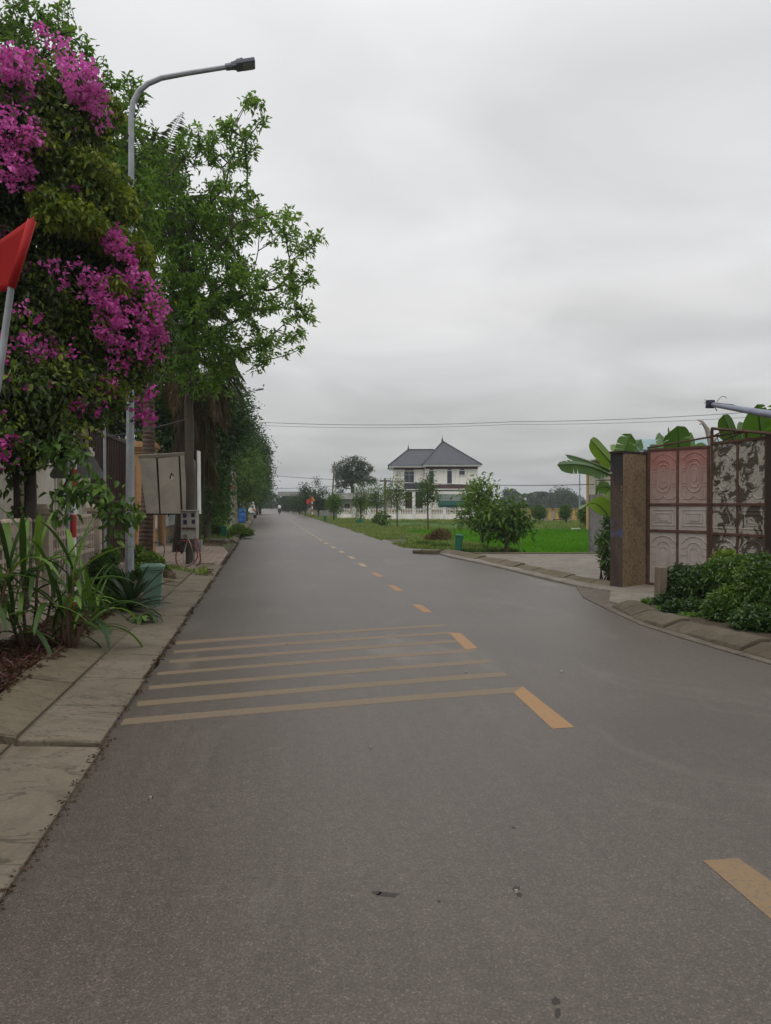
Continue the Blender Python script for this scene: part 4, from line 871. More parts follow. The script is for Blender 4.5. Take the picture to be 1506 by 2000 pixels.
def arch(s0, s1, z0, z1, kind):
    c = (s0+s1)/2; hw = (s1-s0)/2; P = []
    if kind == 'rect': return [(s0, z0), (s1, z0), (s1, z1), (s0, z1), (s0, z0)]
    r = hw; n = 10
    P = [(s0, z0+r*.9)] if kind == 'both' else [(s0, z0)]
    P += [(s0, z1-r*.9)] + [(c-r*math.cos(math.pi*i/n), z1-r*.9+r*.9*math.sin(math.pi*i/n)) for i in range(1, n)] + [(s1, z1-r*.9)]
    if kind == 'both': P += [(s1, z0+r*.9)] + [(c+r*math.cos(math.pi*i/n), z0+r*.9-r*.9*math.sin(math.pi*i/n)) for i in range(1, n)]
    else: P += [(s1, z0)]
    return P+[P[0]]
def gate_leaf(name, lab, p0, p1, h, mat, zr, zl, rest=''):
    d = p1-p0; d.z = 0; ln = d.length; t = thing(name, lab, 'gate', (p0.x, p0.y, .04)); t.rotation_euler[2] = math.atan2(d.y, d.x)
    m = MB(); m.box((ln/2, 0, h/2), (ln-.02, .012, h-.02)); m.build('sheet', mat, t, local=True)
    m = MB()
    for z in (.03, zl, zr, h-.03): m.box((ln/2, -.004, z), (ln, .05, .045))
    for x in (.022, ln/2, ln-.022): m.box((x, -.002, h/2), (.04, .044, h-.09))
    m.build('frame', M['rust'], t, local=True, bevel=.004)
    for k in range(2):
        a = .04+k*(ln/2)+.01; b = a+ln/2-.06; 
        for z0, z1, kd in ((zr+.06, h-.09, 'up'), (zl+.06, zr-.06, 'mid'), (.08, zl-.05, 'low')):
            m = MB(); y = -.012
            def rib(P, r=.013):
                m.tube([(x, y+.005, z) for x, z in P], r*.8, 6, cap=False)
            c = (a+b)/2; hw = (b-a)/2; zz = z1-z0
            if kd == 'mid':
                rib(arch(a+.05, b-.05, z0+.04, z1-.04, 'rect')); rib(arch(a+.11, b-.11, z0+.10, z1-.10, 'rect')); m.box((c, y, (z0+z1)/2), (hw*.7, .012, zz*.3))
            elif kd == 'up':
                rib([(a+.03, z1-.14), (a+.07, z1-.12), (c-.12, z1-.06), (c, z1-.02), (c+.12, z1-.06), (b-.07, z1-.12), (b-.03, z1-.14)])
                rib(arch(c-hw*.48, c+hw*.48, z0+.16, z1-.14, 'both'), .015); rib(arch(c-hw*.30, c+hw*.30, z0+.24, z1-.22, 'both'), .013); rib(arch(c-hw*.14, c+hw*.14, z0+.34, z1-.32, 'both'), .012)
                for s in (-1, 1):
                    x0, x1 = sorted((c+s*hw*.58, c+s*hw*.9))
                    rib(arch(x0, x1, z0+zz*.36, z0+zz*.60, 'rect'), .011); rib([(x0, z0+zz*.66), (x1, z0+zz*.66), (x1, z1-.16), (x0, z1-.10)], .011); rib([(x0, z0+zz*.30), (x1, z0+zz*.30), (x1, z0+.06), (x0+.0, z0+.12), (x0, z0+zz*.30)], .011)
                rib([(a+.05, z0+.05), (c-.1, z0+.03), (c, z0+.09), (c+.1, z0+.03), (b-.05, z0+.05)])
            else:
                rib([(a+.03, z1-.16), (c-.14, z1-.07), (c, z1-.03), (c+.14, z1-.07), (b-.03, z1-.16)], .015)
                rib(arch(c-hw*.5, c+hw*.5, z0+.1, z1-.14, 'top'), .015); rib(arch(c-hw*.32, c+hw*.32, z0+.16, z1-.24, 'top'), .012)
                for s in (-1, 1):
                    x0, x1 = sorted((c+s*hw*.6, c+s*hw*.9))
                    for q in range(5): rib([(x0, z0+.12+q*.13), (x1, z0+.12+q*.13)], .010)
            m.build('panel', mat, t, local=True)
    return t
g1 = gate_leaf('gate_leaf', 'gate leaf of pressed steel with faded red upper panels next to the weathered pillar', W(1266, 983, 14.0), W(1386, 983, 13.1), 2.52, M['gate_a'], 1.49, 1.01)
g2 = gate_leaf('gate_leaf', 'taller gate leaf with white paint peeling off to dark brown at the right edge', W(1389, 983, 13.08), W(1499, 983, 11.9), 2.57, M['gate_b'], 1.49, .99)
m = MB(); A = W(1264, 875, 13.98); B = W(1390, 853, 13.1); C = W(1457, 842, 12.3); D = W(1390, 837, 13.0); E = W(1540, 850, 11.4)
m.tube([A, B, C], .018, 6); m.tube([D, E], .028, 6); m.tube([D, W(1390, 868, 13.05)], .026, 6); m.tube([B, W(1412, 842, 12.8)], .012, 6); m.tube([W(1412, 860, 12.85), C], .012, 6); m.tube([C, W(1458, 860, 12.3)], .02, 6)
for k in range(6): q = C.lerp(B, k/6); m.tube([q, q+Vector((.02, 0, -.10-.03*(k % 2)))], .007, 5)
tag(m.build('gate_top_bar', M['rust'], origin=(B.x, B.y, 0)), 'rusty welded bars running above the gate leaves', 'metal bars')
c = W(1509, 983, 11.8); m = MB(); m.box((c.x, c.y, 1.3), (.15, .15, 2.7), rz=.2); tag(m.build('gate_post', M['darkgap'], origin=(c.x, c.y, 0), bevel=.01), 'black square gate post at the right edge of the picture', 'post')
m = MB(); m.box((c.x+1.6, c.y-.9, 1.0), (3.0, .18, 2.1), rz=-.5); tag(m.build('yard_wall', M['greywall'], origin=(c.x+1.6, c.y-.9, 0)), 'grey yard wall running on behind the hedge right of the black post', 'wall')
# broken lamp pole leaning in from the right
t = thing('broken_lamp_pole', 'blue grey steel pole bent over above the gate, its lamp torn off', 'lamp pole', (5.55, 8.6, 0))
e0 = W(1388, 790, 12.0); e1 = W(1506, 810, 9.6); e2 = e1+(e1-e0)*.28; m = MB(); m.tube([e0, e1, e2, e2+Vector((.18, -.25, -.16)), (5.55, 8.6, e2.z-.6), (5.55, 8.6, -.1)], [.036, .05, .055, .06, .065, .075], 8); m.build('pole', M['bluepole'], t, smooth=True)
m = MB(); m.tube([e0+(e1-e0)*.0, e0+(e1-e0)*.03], .055, 8); m.build('collar', M['black'], t); m = MB(); m.box(e0+(e0-e1)*.02, (.075, .13, .13), rz=.3, rx=.1); m.build('socket', M['navyp'], t, bevel=.008)
m = MB(); m.tube([W(1397, 789, 11.8), W(1403, 780, 11.8), W(1408, 775, 11.8), W(1415, 775, 11.8), W(1418, 778, 11.8)], .006, 5); m.tube([W(1380, 790, 12), W(1374, 786, 12)], .006, 5); m.tube([W(1380, 783, 12), W(1375, 781, 12)], .006, 5); m.tube([W(1396, 796, 11.8), W(1399, 803, 11.8)], .008, 5); m.build('loose_wire', M['cablegrey'], t)
m = MB(); m.tube([W(1399, 788, 11.7), W(1430, 791, 11.1), W(1455, 800, 10.5), W(1470, 803, 10.3)], .010, 5); m.build('cable', M['black'], t)
def leafthing(name, lab, cat, blobs, n, L, Wd, mat, seed, base, rich=True, stems=None, bark=None, up=.2, group=None, tc=None, shell=.55):
    t = thing(name, lab, cat, base, group); rs = np.random.default_rng(seed); P = blob_pts(blobs, n, shell, rs); P[:, 2] = np.maximum(P[:, 2], base[2]+.02)
    d = rs.normal(size=(n, 3))*.8+np.array([0, 0, up]); V, Fc = leaf_arrays(P, d, L*(.6+.7*rs.random(n)), Wd*(.7+.5*rs.random(n)), rich, rs=rs)
    ph = rs.random(3)*6; ti = np.clip(.5*rs.random(n)+.25+.22*np.sin(P[:, 0]*5+ph[0])*np.sin(P[:, 1]*4+ph[1])+.15*np.sin(P[:, 2]*7+ph[2]), 0, 1)
    if tc is not None: ti = np.clip(ti+tc(P), 0, 1)
    np_mesh('foliage', V, Fc, mat, t, tint=np.repeat(ti, 2))
    m = MB(); bb = Vector(base); ar = np.array([b_[0] for b_ in blobs])
    for k in range(stems or 7):
        q = Vector(blobs[k % len(blobs)][0])+Vector((rs.normal()*.15, rs.normal()*.1, 0)); f = Vector((q.x*.7+bb.x*.3+rs.normal()*.05, q.y*.7+bb.y*.3, bb.z)); m.tube([f, (f+q)/2+Vector((rs.normal()*.05, rs.normal()*.05, 0)), q], [.018, .013, .006], 5)
    m.build('stem', bark or M['bark'], t, smooth=True); return t
leafthing('hedge', 'dark green hedge shrub growing round a concrete stub in front of the gate', 'shrub', [pb(1335, 1145, 42, 42, 11.3), pb(1365, 1150, 45, 45, 10.9), pb(1305, 1175, 25, 18, 11.0), pb(1345, 1190, 50, 20, 10.3), pb(1385, 1145, 30, 45, 11.2)], 12000, .055, .03, M['l_hedge'], 31, (4.7, 11.0, .07), tc=lambda P: -.22)
leafthing('hedge', 'bright green bushy hedge shrub at the right edge behind the sloping kerb', 'shrub', [pb(1415, 1135, 40, 48, 10.6), pb(1460, 1135, 50, 50, 10.1), pb(1440, 1190, 60, 45, 9.6), pb(1500, 1150, 60, 68, 9.4), pb(1490, 1215, 60, 35, 8.9), pb(1560, 1160, 60, 75, 8.9), pb(1600, 1220, 60, 50, 8.2), pb(1430, 1220, 45, 20, 9.6), pb(1490, 1245, 45, 18, 8.9), pb(1400, 1205, 35, 18, 10.0), pb(1720, 1230, 90, 80, 8.0)], 34000, .065, .034, M['l_hedge'], 32, (4.9, 9.7, .07), tc=lambda P: .12)
leafthing('garden_plant', 'small yellow leaved plant rising behind the top of the bright hedge', 'plant', [pb(1418, 1090, 18, 12, 11.4), pb(1405, 1098, 14, 12, 11.4)], 500, .10, .055, M['l_lime'], 33, (5.1, 11.4, .05), tc=lambda P: .5)
leafthing('ground_creeper', 'low leafy creeper spilling over the kerb beside the concrete stub', 'plant', [pb(1275, 1180, 22, 9, 11.3), pb(1320, 1197, 40, 10, 10.6), pb(1370, 1212, 40, 10, 10.0)], 2200, .06, .035, M['l_mid'], 34, (4.0, 10.9, .05))
b = at(1291, 1181, .05); m = MB(); m.box((b.x, b.y, .32), (.13, .13, .58), rz=.3, rx=.03); tag(m.build('concrete_stub', M['wood'], origin=(b.x, b.y, 0), bevel=.01), 'short brown square post stub at the left end of the dark hedge', 'post')
# grey wall by the field with a small railing
t = thing('grey_wall', 'plain grey rendered wall between the rice field and the weathered pillar', 'wall', (6.2, 23.0, 0))
m = MB(); m.box((8.2, 23.05, .72), (4.0, .18, 2.2)); m.build('wall', M['greywall'], t, bevel=.01); m = MB(); m.tube([W(1164, 966, 23.05), W(1164, 938, 23.05), W(1300, 936, 23.05)], .018, 6); m.tube([W(1164, 954, 23.05), W(1300, 953, 23.05)], .014, 6); m.tube([W(1200, 966, 23.05), W(1200, 938, 23.05)], .014, 6); m.build('railing', M['rust'], t)
# ------------------------------------------------------------------ banana plants
def banana_leaf(m, p0, p1, width, sag=.15, tear=.0, seed=0, roll=0.0, n=14, up=None):
    rr = random.Random(seed); p0 = Vector(p0); p1 = Vector(p1); d = p1-p0; L = d.length; side = d.cross(Vector((0, 1, 0)) if up is None else Vector(up)).normalized(); side = Matrix.Rotation(roll, 3, d.normalized()) @ side; nrm = side.cross(d).normalized()
    C = []; Wt = []
    for i in range(n+1):
        s = i/n; C.append(p0+d*s+Vector((0, 0, sag*L*math.sin(math.pi*s)))); Wt.append(width*min(1, 4*s+.02)*math.sqrt(max(0, 1-(max(0, s-.62)/.38)**2.4))*.5)
    for sgn in (-1, 1):
        i = 0
        while i < n:
            k = n-i if tear == 0 else (1 if rr.random() < tear else rr.randint(2, 4)); k = min(k, n-i); dz = -rr.random()*.35*(1 if tear else 0); sh = d.normalized()*(.02*L if tear else 0)*rr.random()
            vs = []
            for j in range(i, i+k+1):
                e = C[j]; q = e+side*sgn*Wt[j]*(1-.0)+nrm*Wt[j]*.30+Vector((0, 0, dz*Wt[j])); h = e+side*sgn*Wt[j]*.5+nrm*Wt[j]*.22+Vector((0, 0, dz*Wt[j]*.3))
                if tear and j == i+k: q = q-d.normalized()*L*.025*rr.random()
                if tear and j == i: q = q+d.normalized()*L*.02*rr.random()
                vs += [e, h, q]
            fs = []
            for j in range(k): fs += [(3*j, 3*j+3, 3*j+4, 3*j+1), (3*j+1, 3*j+4, 3*j+5, 3*j+2)]
            m.add(vs, fs); i += k
    m.tube([C[0]]+C[1:], [.022*(1-.85*i/n)+.003 for i in range(n+1)], 5)
def banana_plant(lab, base, top, leaves, seed=0, stem_r=.10):
    t = thing('banana_plant', lab, 'banana plant', base); b = Vector(base); tp = Vector(top); m = MB()
    m.tube([b, b.lerp(tp, .5)+Vector((.04, 0, 0)), tp], [stem_r, stem_r*.85, stem_r*.5], 10); m.build('stem', M['banana'], t, smooth=True)
    for k, (x0, y0, x1, y1, Y0, Y1, wd, sag, tear, roll) in enumerate(leaves):
        m = MB(); banana_leaf(m, W(x0, y0, Y0), W(x1, y1, Y1), wd, sag, tear, seed*7+k, roll)
        m.tube([tp-(Vector((0, 0, .15))), W(x0, y0, Y0)], .022, 6)
        o = m.build('leaf', M['banana'], t, smooth=True); a = o.data.attributes.new('tint', 'FLOAT', 'FACE'); rr = random.Random(seed*13+k); tv = rr.uniform(.15, .9); a.data.foreach_set('value', [tv]*len(o.data.polygons))
    return t
X = lambda px, Y: (px-CX)/F*Y
banana_plant('banana plant behind the weathered pillar with torn leaves reaching out to the left', (X(1215, 16), 16, -.03), (X(1212, 16), 16, 2.0), [
    (1196, 930, 1088, 908, 15.6, 14.6, .30, .06, .55, .5), (1200, 924, 1104, 888, 15.8, 16.0, .24, .03, 0, .9), (1203, 915, 1153, 858, 15.8, 15.2, .34, .0, 0, .25), (1205, 915, 1180, 872, 15.8, 16.4, .3, .0, .3, 1.1),
    (1212, 905, 1232, 847, 16, 16, .42, .02, .2, .1), (1215, 905, 1252, 858, 16.1, 16.6, .34, .02, .15, -.3), (1210, 915, 1210, 876, 16.1, 17, .3, 0, 0, .3), (1215, 905, 1200, 868, 16.1, 17.0, .28, 0, 0, .3)], 1)
banana_plant('banana plant with broad upright leaves showing above the faded red gate leaf', (X(1325, 17), 17, -.03), (X(1322, 17), 17, 2.2), [
    (1318, 900, 1305, 834, 17, 17, .22, .01, 0, 1.1), (1312, 905, 1287, 845, 17, 17.4, .30, .02, .2, .3), (1330, 910, 1322, 832, 17, 16.6, .62, .0, .12, .0), (1335, 905, 1350, 845, 17, 17.5, .5, .0, 0, .2), (1340, 905, 1378, 868, 17, 17.4, .25, .05, 0, .2), (1310, 905, 1270, 868, 17, 17.4, .3, .05, 0, .2)], 2)
banana_plant('banana plant with a huge dark leaf at the right edge above the peeling gate leaf', (X(1490, 14.5), 14.5, -.03), (X(1486, 14.5), 14.5, 2.5), [
    (1440, 880, 1412, 810, 14.5, 14.3, .36, 0, 0, .15), (1450, 880, 1452, 826, 14.6, 15, .34, .02, 0, .6), (1490, 885, 1478, 790, 14.4, 13.6, .62, 0, .15, .1), (1500, 880, 1530, 785, 14.5, 14, .6, 0, .2, -.2), (1500, 885, 1580, 820, 14.5, 14, .45, .1, .3, .3), (1470, 880, 1452, 850, 14.4, 14.9, .3, 0, 0, .6), (1490, 880, 1500, 820, 14.8, 15.2, .6, 0, 0, .1)], 3)
banana_plant('young banana plant with one broad drooping leaf low beside the weathered pillar', (X(1200, 16.5), 16.5, -.03), (X(1197, 16.5), 16.5, 1.2), [
    (1192, 1016, 1136, 994, 16.2, 15.6, .42, .22, 0, -.9), (1195, 955, 1163, 958, 16.4, 16.2, .3, .15, .8, -.3), (1196, 1010, 1190, 950, 16.4, 17, .3, 0, .5, .4)], 4, .06)
t = thing('dead_tree', 'pale dead branch stub sticking up behind the gap between the two gate leaves', 'dead tree', (X(1395, 14.5), 14.5, 0))
m = MB(); m.tube([(X(1392, 14.5), 14.5, -.05), W(1390, 870, 14.5), W(1380, 838, 14.5), W(1371, 824, 14.5), W(1362, 820, 14.5)], [.08, .07, .045, .028, .012], 8); m.tube([W(1372, 826, 14.5), W(1366, 829, 14.4)], [.02, .012], 6); m.tube([W(1388, 868, 14.5), W(1402, 850, 14.8), W(1412, 858, 14.9)], [.04, .03, .02], 6); m.build('trunk', M['cablegrey'], t, smooth=True)
# ------------------------------------------------------------------ buildings
def box3(m, x0, x1, y0, y1, z0, z1): m.box(((x0+x1)/2, (y0+y1)/2, (z0+z1)/2), (x1-x0, y1-y0, z1-z0))
HYd = 95.0; sc_ = HYd/F
hx = lambda px: (px-CX)*sc_
hz = lambda py: H-(py-HY)*sc_
hs = thing('house', 'white two storey villa with grey hipped roofs and maroon bands beyond the rice field', 'house', (hx(850), HYd, Zp))
yL = HYd+1.6; yR = HYd; yB = HYd+9.5
m = MB(); box3(m, hx(769), hx(831), yL, yB, Zp-.2, hz(912)); m.build('left_wing', M['whitehouse'], hs)
m = MB(); box3(m, hx(831), hx(933), yR, yB+.3, Zp-.2, hz(911.5)); m.build('right_wing', M['whitehouse'], hs)
# eaves slabs
m = MB(); box3(m, hx(760), hx(833), yL-.7, yB+.5, hz(912), hz(909)); m.build('eaves', M['white'], hs)
m = MB(); box3(m, hx(826), hx(939), yR-.7, yB+.9, hz(911.2), hz(908)); m.build('eaves', M['white'], hs)
def hip(m, x0, x1, y0, y1, z0, rx0, rx1, z1):
    ym = (y0+y1)/2; vs = [(x0, y0, z0), (x1, y0, z0), (x1, y1, z0), (x0, y1, z0), (rx0, ym, z1), (rx1, ym, z1)]
    m.add(vs, [(0, 1, 5, 4), (1, 2, 5), (2, 3, 4, 5), (3, 0, 4), (3, 2, 1, 0)])
    return [((vs[0]), vs[4]), (vs[1], vs[5]), (vs[2], vs[5]), (vs[3], vs[4]), (vs[4], vs[5])]
m = MB(); e1_ = hip(m, hx(758), hx(860), yL-.8, yB+.6, hz(909), hx(800), hx(852), hz(881)+.55); m.build('left_roof', M['roof'], hs)
m = MB(); e2_ = hip(m, hx(824), hx(940), yR-.8, yB+1.0, hz(908), hx(869.5), hx(872), hz(872)+.95); m.build('right_roof', M['roof'], hs)
m = MB()
for a, b_ in e1_+e2_: m.tube([Vector(a)+Vector((0, 0, .02)), Vector(b_)+Vector((0, 0, .03))], .085, 6)
m.build('ridge_tiles', M['rooftrim'], hs)
for a, r_ in ((e1_[4][0], .8), (e2_[4][0], 1.0)):
    m = MB(); m.lathe(Vector(a)+Vector((0, 0, -.05)), [(.13*r_, 0), (.15*r_, .25), (.07*r_, .32), (.10*r_, .42), (.03*r_, .6), (.01, .95)], 8); m.build('finial', M['rooftrim'], hs)
def band(x0, x1, y0, y1, yf, mat, name='band', d=.08): m = MB(); box3(m, hx(x0), hx(x1), yf-d, yf+.02, hz(y1), hz(y0)); return m.build(name, M[mat], hs)
band(769, 831, 912.2, 916, yL, 'maroon'); band(831, 933, 911.5, 916, yR, 'maroon')
band(831, 933, 946.5, 954.5, yR, 'maroon'); band(831, 933, 954.6, 956.4, yR, 'white', d=.2); band(831, 933, 956.5, 958.4, yR, 'maroon'); band(769, 831, 955, 956.8, yL, 'white', d=.2); band(769, 831, 956.9, 959, yL, 'maroon')
band(790, 831, 943, 954.9, yL, 'navy'); band(831, 933, 945.5, 946.5, yR, 'white', d=.12)
def win(x0, x1, y0, y1, yf, mull=()):
    m = MB(); box3(m, hx(x0)-.06, hx(x1)+.06, yf-.06, yf+.02, hz(y1)-.05, hz(y0)+.05); f = m.build('window', M['rooftrim'], hs)
    m = MB(); box3(m, hx(x0), hx(x1), yf-.075, yf-.055, hz(y1), hz(y0)); m.build('glass', M['glassdark'], f, origin=None, local=False) if False else None
    o = MB(); box3(o, hx(x0), hx(x1), yf-.075, yf-.055, hz(y1), hz(y0)); g_ = o.build('glass', M['glassdark'], None); g_.parent = f; g_.location = (-hs.location.x, -hs.location.y, -hs.location.z)
    if mull:
        q = MB()
        for x in mull: box3(q, hx(x)-.035, hx(x)+.035, yf-.10, yf-.076, hz(y1), hz(y0))
        box3(q, hx(x0), hx(x1), yf-.10, yf-.078, hz(y0)-.42, hz(y0)-.36); k = q.build('mullion', M['boxgrey'], None); k.parent = f; k.location = (-hs.location.x, -hs.location.y, -hs.location.z)
    m = MB(); box3(m, hx(x0)-.15, hx(x1)+.15, yf-.14, yf+.02, hz(y1)-.16, hz(y1)-.06); m.build('sill', M['white'], hs)
    m = MB(); box3(m, hx(x0), hx(x1), yf-.05, yf+.02, hz(916), hz(916)-.0+.0-.12) if False else None
win(791.5, 808.5, 920.5, 940.5, yL, (800,)); win(839, 846, 920, 943.5, yR); win(874.5, 881.5, 920, 943.5, yR); win(898, 906.5, 920.5, 926.5, yR)
for x0, x1, yf in ((791.5, 808.5, yL), (839, 846.5, yR), (874, 881.5, yR), (898, 906.5, yR)): band(x0, x1, 916.0, 918, yf, 'navy', 'transom', .05); band(x0-1, x1+1, 918.1, 919.6, yf, 'white', 'lintel', .1)
for x in (775.5, 778, 781): band(x-.25, x+.25, 919, 930, yL, 'navy', 'slit', .03)
for x in (813, 829, 852, 866, 889, 898, 912): band(x-.15, x+.15, 917, 945, yR if x > 831 else yL, 'boxgrey', 'joint', .01)
# ground floor: porch shade put in as a near-black sheet, awning and shutters
m = MB(); box3(m, hx(790), hx(829), yL-.05, yL+.03, Zp, hz(960)); m.build('porch_shade', M['darkgap'], hs)
for x in (769.5, 789, 809, 830):
    m = MB(); box3(m, hx(x)-.2, hx(x)+.2, yL-.45, yL-.06, Zp, hz(960)); m.build('column', M['white'], hs)
m = MB(); P = [(hx(853), yR-.05, hz(965)), (hx(925), yR-.05, hz(965)), (hx(925), yR-1.4, hz(978)), (hx(853), yR-1.4, hz(978))]; m.add(P+[(a, b_, c_-.06) for a, b_, c_ in P], [(0, 3, 2, 1), (4, 5, 6, 7), (0, 1, 5, 4), (1, 2, 6, 5), (2, 3, 7, 6), (3, 0, 4, 7)]); m.build('awning', M['greyshut'], hs)
m = MB(); box3(m, hx(856), hx(922), yR-.08, yR-.02, hz(990), hz(972)); m.build('shutter', M['greenshut'], hs)
m = MB(); box3(m, hx(856), hx(922), yR-1.38, yR-1.34, hz(987), hz(978)); m.build('drop_curtain', M['greenshut'], hs)
# left annexe of the house behind the pole
m = MB(); box3(m, hx(752), hx(769), yL+2, yB, Zp-.2, hz(955)); m.build('annexe', M['boxgrey'], hs)
# white boundary wall with pickets
FY = 80.0; fs_ = FY/F; fx = lambda px: (px-CX)*fs_; fz = lambda py: H-(py-HY)*fs_
t = thing('boundary_wall', 'long white boundary wall topped with white pickets in front of the villa', 'wall', (fx(660), FY, Zp))
m = MB(); box3(m, fx(661), fx(1010), FY, FY+.18, Zp-.1, fz(1004)); m.build('wall', M['whitewall'], t)
m = MB(); box3(m, fx(661), fx(1010), FY-.05, FY+.2, Zp-.1, Zp+.12); m.build('plinth', M['kerb'], t)
m = MB(); x = fx(661)+.15
while x < fx(1010): m.box((x, FY+.09, (fz(1004)+fz(992))/2), (.055, .055, fz(992)-fz(1004))); x += .17
for yy in (1002, 994.5): box3(m, fx(661), fx(1010), FY+.07, FY+.11, fz(yy)-.025, fz(yy)+.025)
m.build('pickets', M['white'], t)
for k in range(12):
    x = fx(662+k*29.4); m = MB(); box3(m, x-.17, x+.17, FY-.04, FY+.22, Zp-.1, fz(991.5)); box3(m, x-.22, x+.22, FY-.09, FY+.27, fz(991.5), fz(990.3)); m.build('post', M['white'], t)
m = MB(); box3(m, fx(665), fx(930), FY+6, FY+6.2, Zp, fz(1004)+.50); tag(m.build('inner_wall', M['innerochre'], origin=(fx(665), FY+6, Zp)), 'low ochre wall seen through the white pickets in front of the villa', 'wall')
m = MB(); q0 = rd(8.2, 78); box3(m, fx(600), fx(660), FY+10, FY+10.2, Zp, fz(998)); tag(m.build('far_wall', M['farcon'], origin=(fx(600), FY+10, Zp)), 'low grey wall beyond the distant warning sign', 'wall')
# small grey house left of the big tree
t = thing('small_house', 'small low house with a pale tin gable roof behind the big tree', 'house', (X(672, 100), 100, Zp)); s = 100/F; z_ = lambda py: H-(py-HY)*s; x_ = lambda px: (px-CX)*s
m = MB(); box3(m, x_(662), x_(735), 100, 106, Zp-.1, z_(978)); m.build('wall', M['farcon'], t)
m = MB(); m.add([(x_(648), 99.4, z_(975)), (x_(740), 99.4, z_(975)), (x_(740), 107, z_(975)), (x_(648), 107, z_(975)), (x_(655), 103, z_(962)), (x_(740), 103, z_(962))], [(0, 1, 5, 4), (2, 3, 4, 5), (0, 4, 3), (1, 2, 5), (3, 2, 1, 0)]); m.build('roof', M['greywall'], t)
m = MB(); box3(m, x_(673), x_(683), 99.9, 99.99, Zp, z_(984)); m.build('door', M['darkgap'], t)
m = MB(); m.tube([(x_(648), 99.3, z_(975.5)), (x_(652), 99.3, z_(966)), (x_(664), 99.3, z_(975))], .12, 5); m.build('verge_board', M['rooftrim'], t)
# concrete building far left of centre
t = thing('far_building', 'distant flat roofed concrete building with a teal glass front left of centre', 'building', (X(560, 150), 150, Zp)); s = 150/F
m = MB(); box3(m, x_(545), x_(600), 148, 162, H-(969-HY)*s, H-(960.5-HY)*s); m.build('roof_slab', M['farcon'], t)
m = MB(); box3(m, x_(549), x_(598), 151, 161, Zp-.2, H-(969-HY)*s); m.build('wall', M['farcon'], t)
m = MB(); box3(m, x_(550), x_(572), 150.85, 151.05, H-(984-HY)*s, H-(970-HY)*s); m.build('glass_front', M['teal'], t)
m = MB()
for k in range(5): box3(m, x_(550+k*5.4)-.05, x_(550+k*5.4)+.05, 150.75, 150.84, H-(984-HY)*s, H-(970-HY)*s)
m.build('mullions', M['farcon'], t)
# yellow house on the right
t = thing('yellow_house', 'cream and yellow house partly hidden behind the weathered pillar', 'house', (14, 48, Zp)); x0 = X(1147, 52); ze = H-(905-HY)/F*52
m = MB(); box3(m, x0, x0+10, 45, 52, Zp-.2, ze); m.build('wall', M['cream'], t)
m = MB(); box3(m, x0-.06, x0+.3, 51.6, 52.06, Zp-.2, ze); box3(m, x0-.06, x0+.3, 44.94, 45.4, Zp-.2, ze); box3(m, x0-.05, x0+.1, 45.4, 51.6, ze-.22, ze); m.build('yellow_trim', M['yellowwall'], t)
m = MB(); box3(m, x0-.05, x0+.02, 48.0, 49.1, 2.2, 3.6); box3(m, x0-.05, x0+.02, 48.0, 49.1, -.1, 1.1); m.build('window', M['boxgrey'], t)
m = MB(); box3(m, x0-.7, x0+10.7, 44.3, 52.7, ze, ze+.1); m.build('eaves', M['white'], t)
m = MB(); hip(m, x0-.7, x0+10.7, 44.3, 52.7, ze+.1, x0+3.4, x0+6.6, ze+.9); m.build('roof', M['roof'], t)
t = thing('tin_shed', 'shed with a teal tin roof just showing above the faded red gate leaf', 'shed', (X(1300, 26), 26, Zp))
m = MB(); box3(m, X(1215, 31), X(1400, 31), 26, 31, -.1, H-(878-HY)*26/F); m.build('wall', M['farcon'], t)
m = MB(); m.add([(X(1205, 26), 25.4, H+.0676*26+.05), (X(1420, 26), 25.4, H+.0676*26+.05), (X(1440, 31.5), 31.5, H+(HY-858)/F*31.5), (X(1235, 31.5), 31.5, H+(HY-858)/F*31.5)], [(0, 1, 2, 3)]); o = m.build('roof', simple('teal_tin', (.16, .27, .28), .5, bump=0), t); sl = o.modifiers.new('t', 'SOLIDIFY'); sl.thickness = .05
# far stained wall with yellow pillars
t = thing('stained_wall', 'long stained cream wall with yellow ochre pillars at the far end of the field', 'wall', (X(1030, 75), 75, Zp)); s = 75/F; Z7 = lambda py: H-(py-HY)*s
m = MB(); box3(m, X(1012, 75), X(1400, 75), 75, 75.2, Zp-.1, Z7(998.5)); m.build('wall', M['stainwall'], t)
m = MB(); box3(m, X(1012, 75), X(1400, 75), 74.95, 75.25, Z7(998.4), Z7(996.8)); m.build('coping', M['yellowwall'], t)
for px in (1018, 1034, 1073, 1088, 1120, 1127, 1160, 1200, 1240):
    x = X(px, 75); m = MB(); box3(m, x-.17, x+.17, 74.85, 75.3, Zp-.1, Z7(994.5)); box3(m, x-.24, x+.24, 74.78, 75.37, Z7(994.5), Z7(993)); m.build('pillar', M['yellowwall'], t)
m = MB(); a = W(1081, 1015, 70)
for px in (1082, 1104): m.tube([(X(px, 70), 70, Zp), W(px, 1014, 70)], .04, 6)
m.tube([W(1081, 1014.5, 70), W(1105, 1014.5, 70)], .045, 6); tag(m.build('goal_frame', M['rust'], origin=(a.x, 70, Zp)), 'small rusty frame standing in front of the far stained wall', 'metal frame')
m = MB(); c = at(1125, 1036, Zp); m.box((c.x, c.y, Zp+.08), (.9, .4, .16), rz=.2, taper=.6); tag(m.build('sack', M['white'], origin=tuple(c), bevel=.06), 'white plastic sack lying in the weeds beyond the rice field', 'sack')
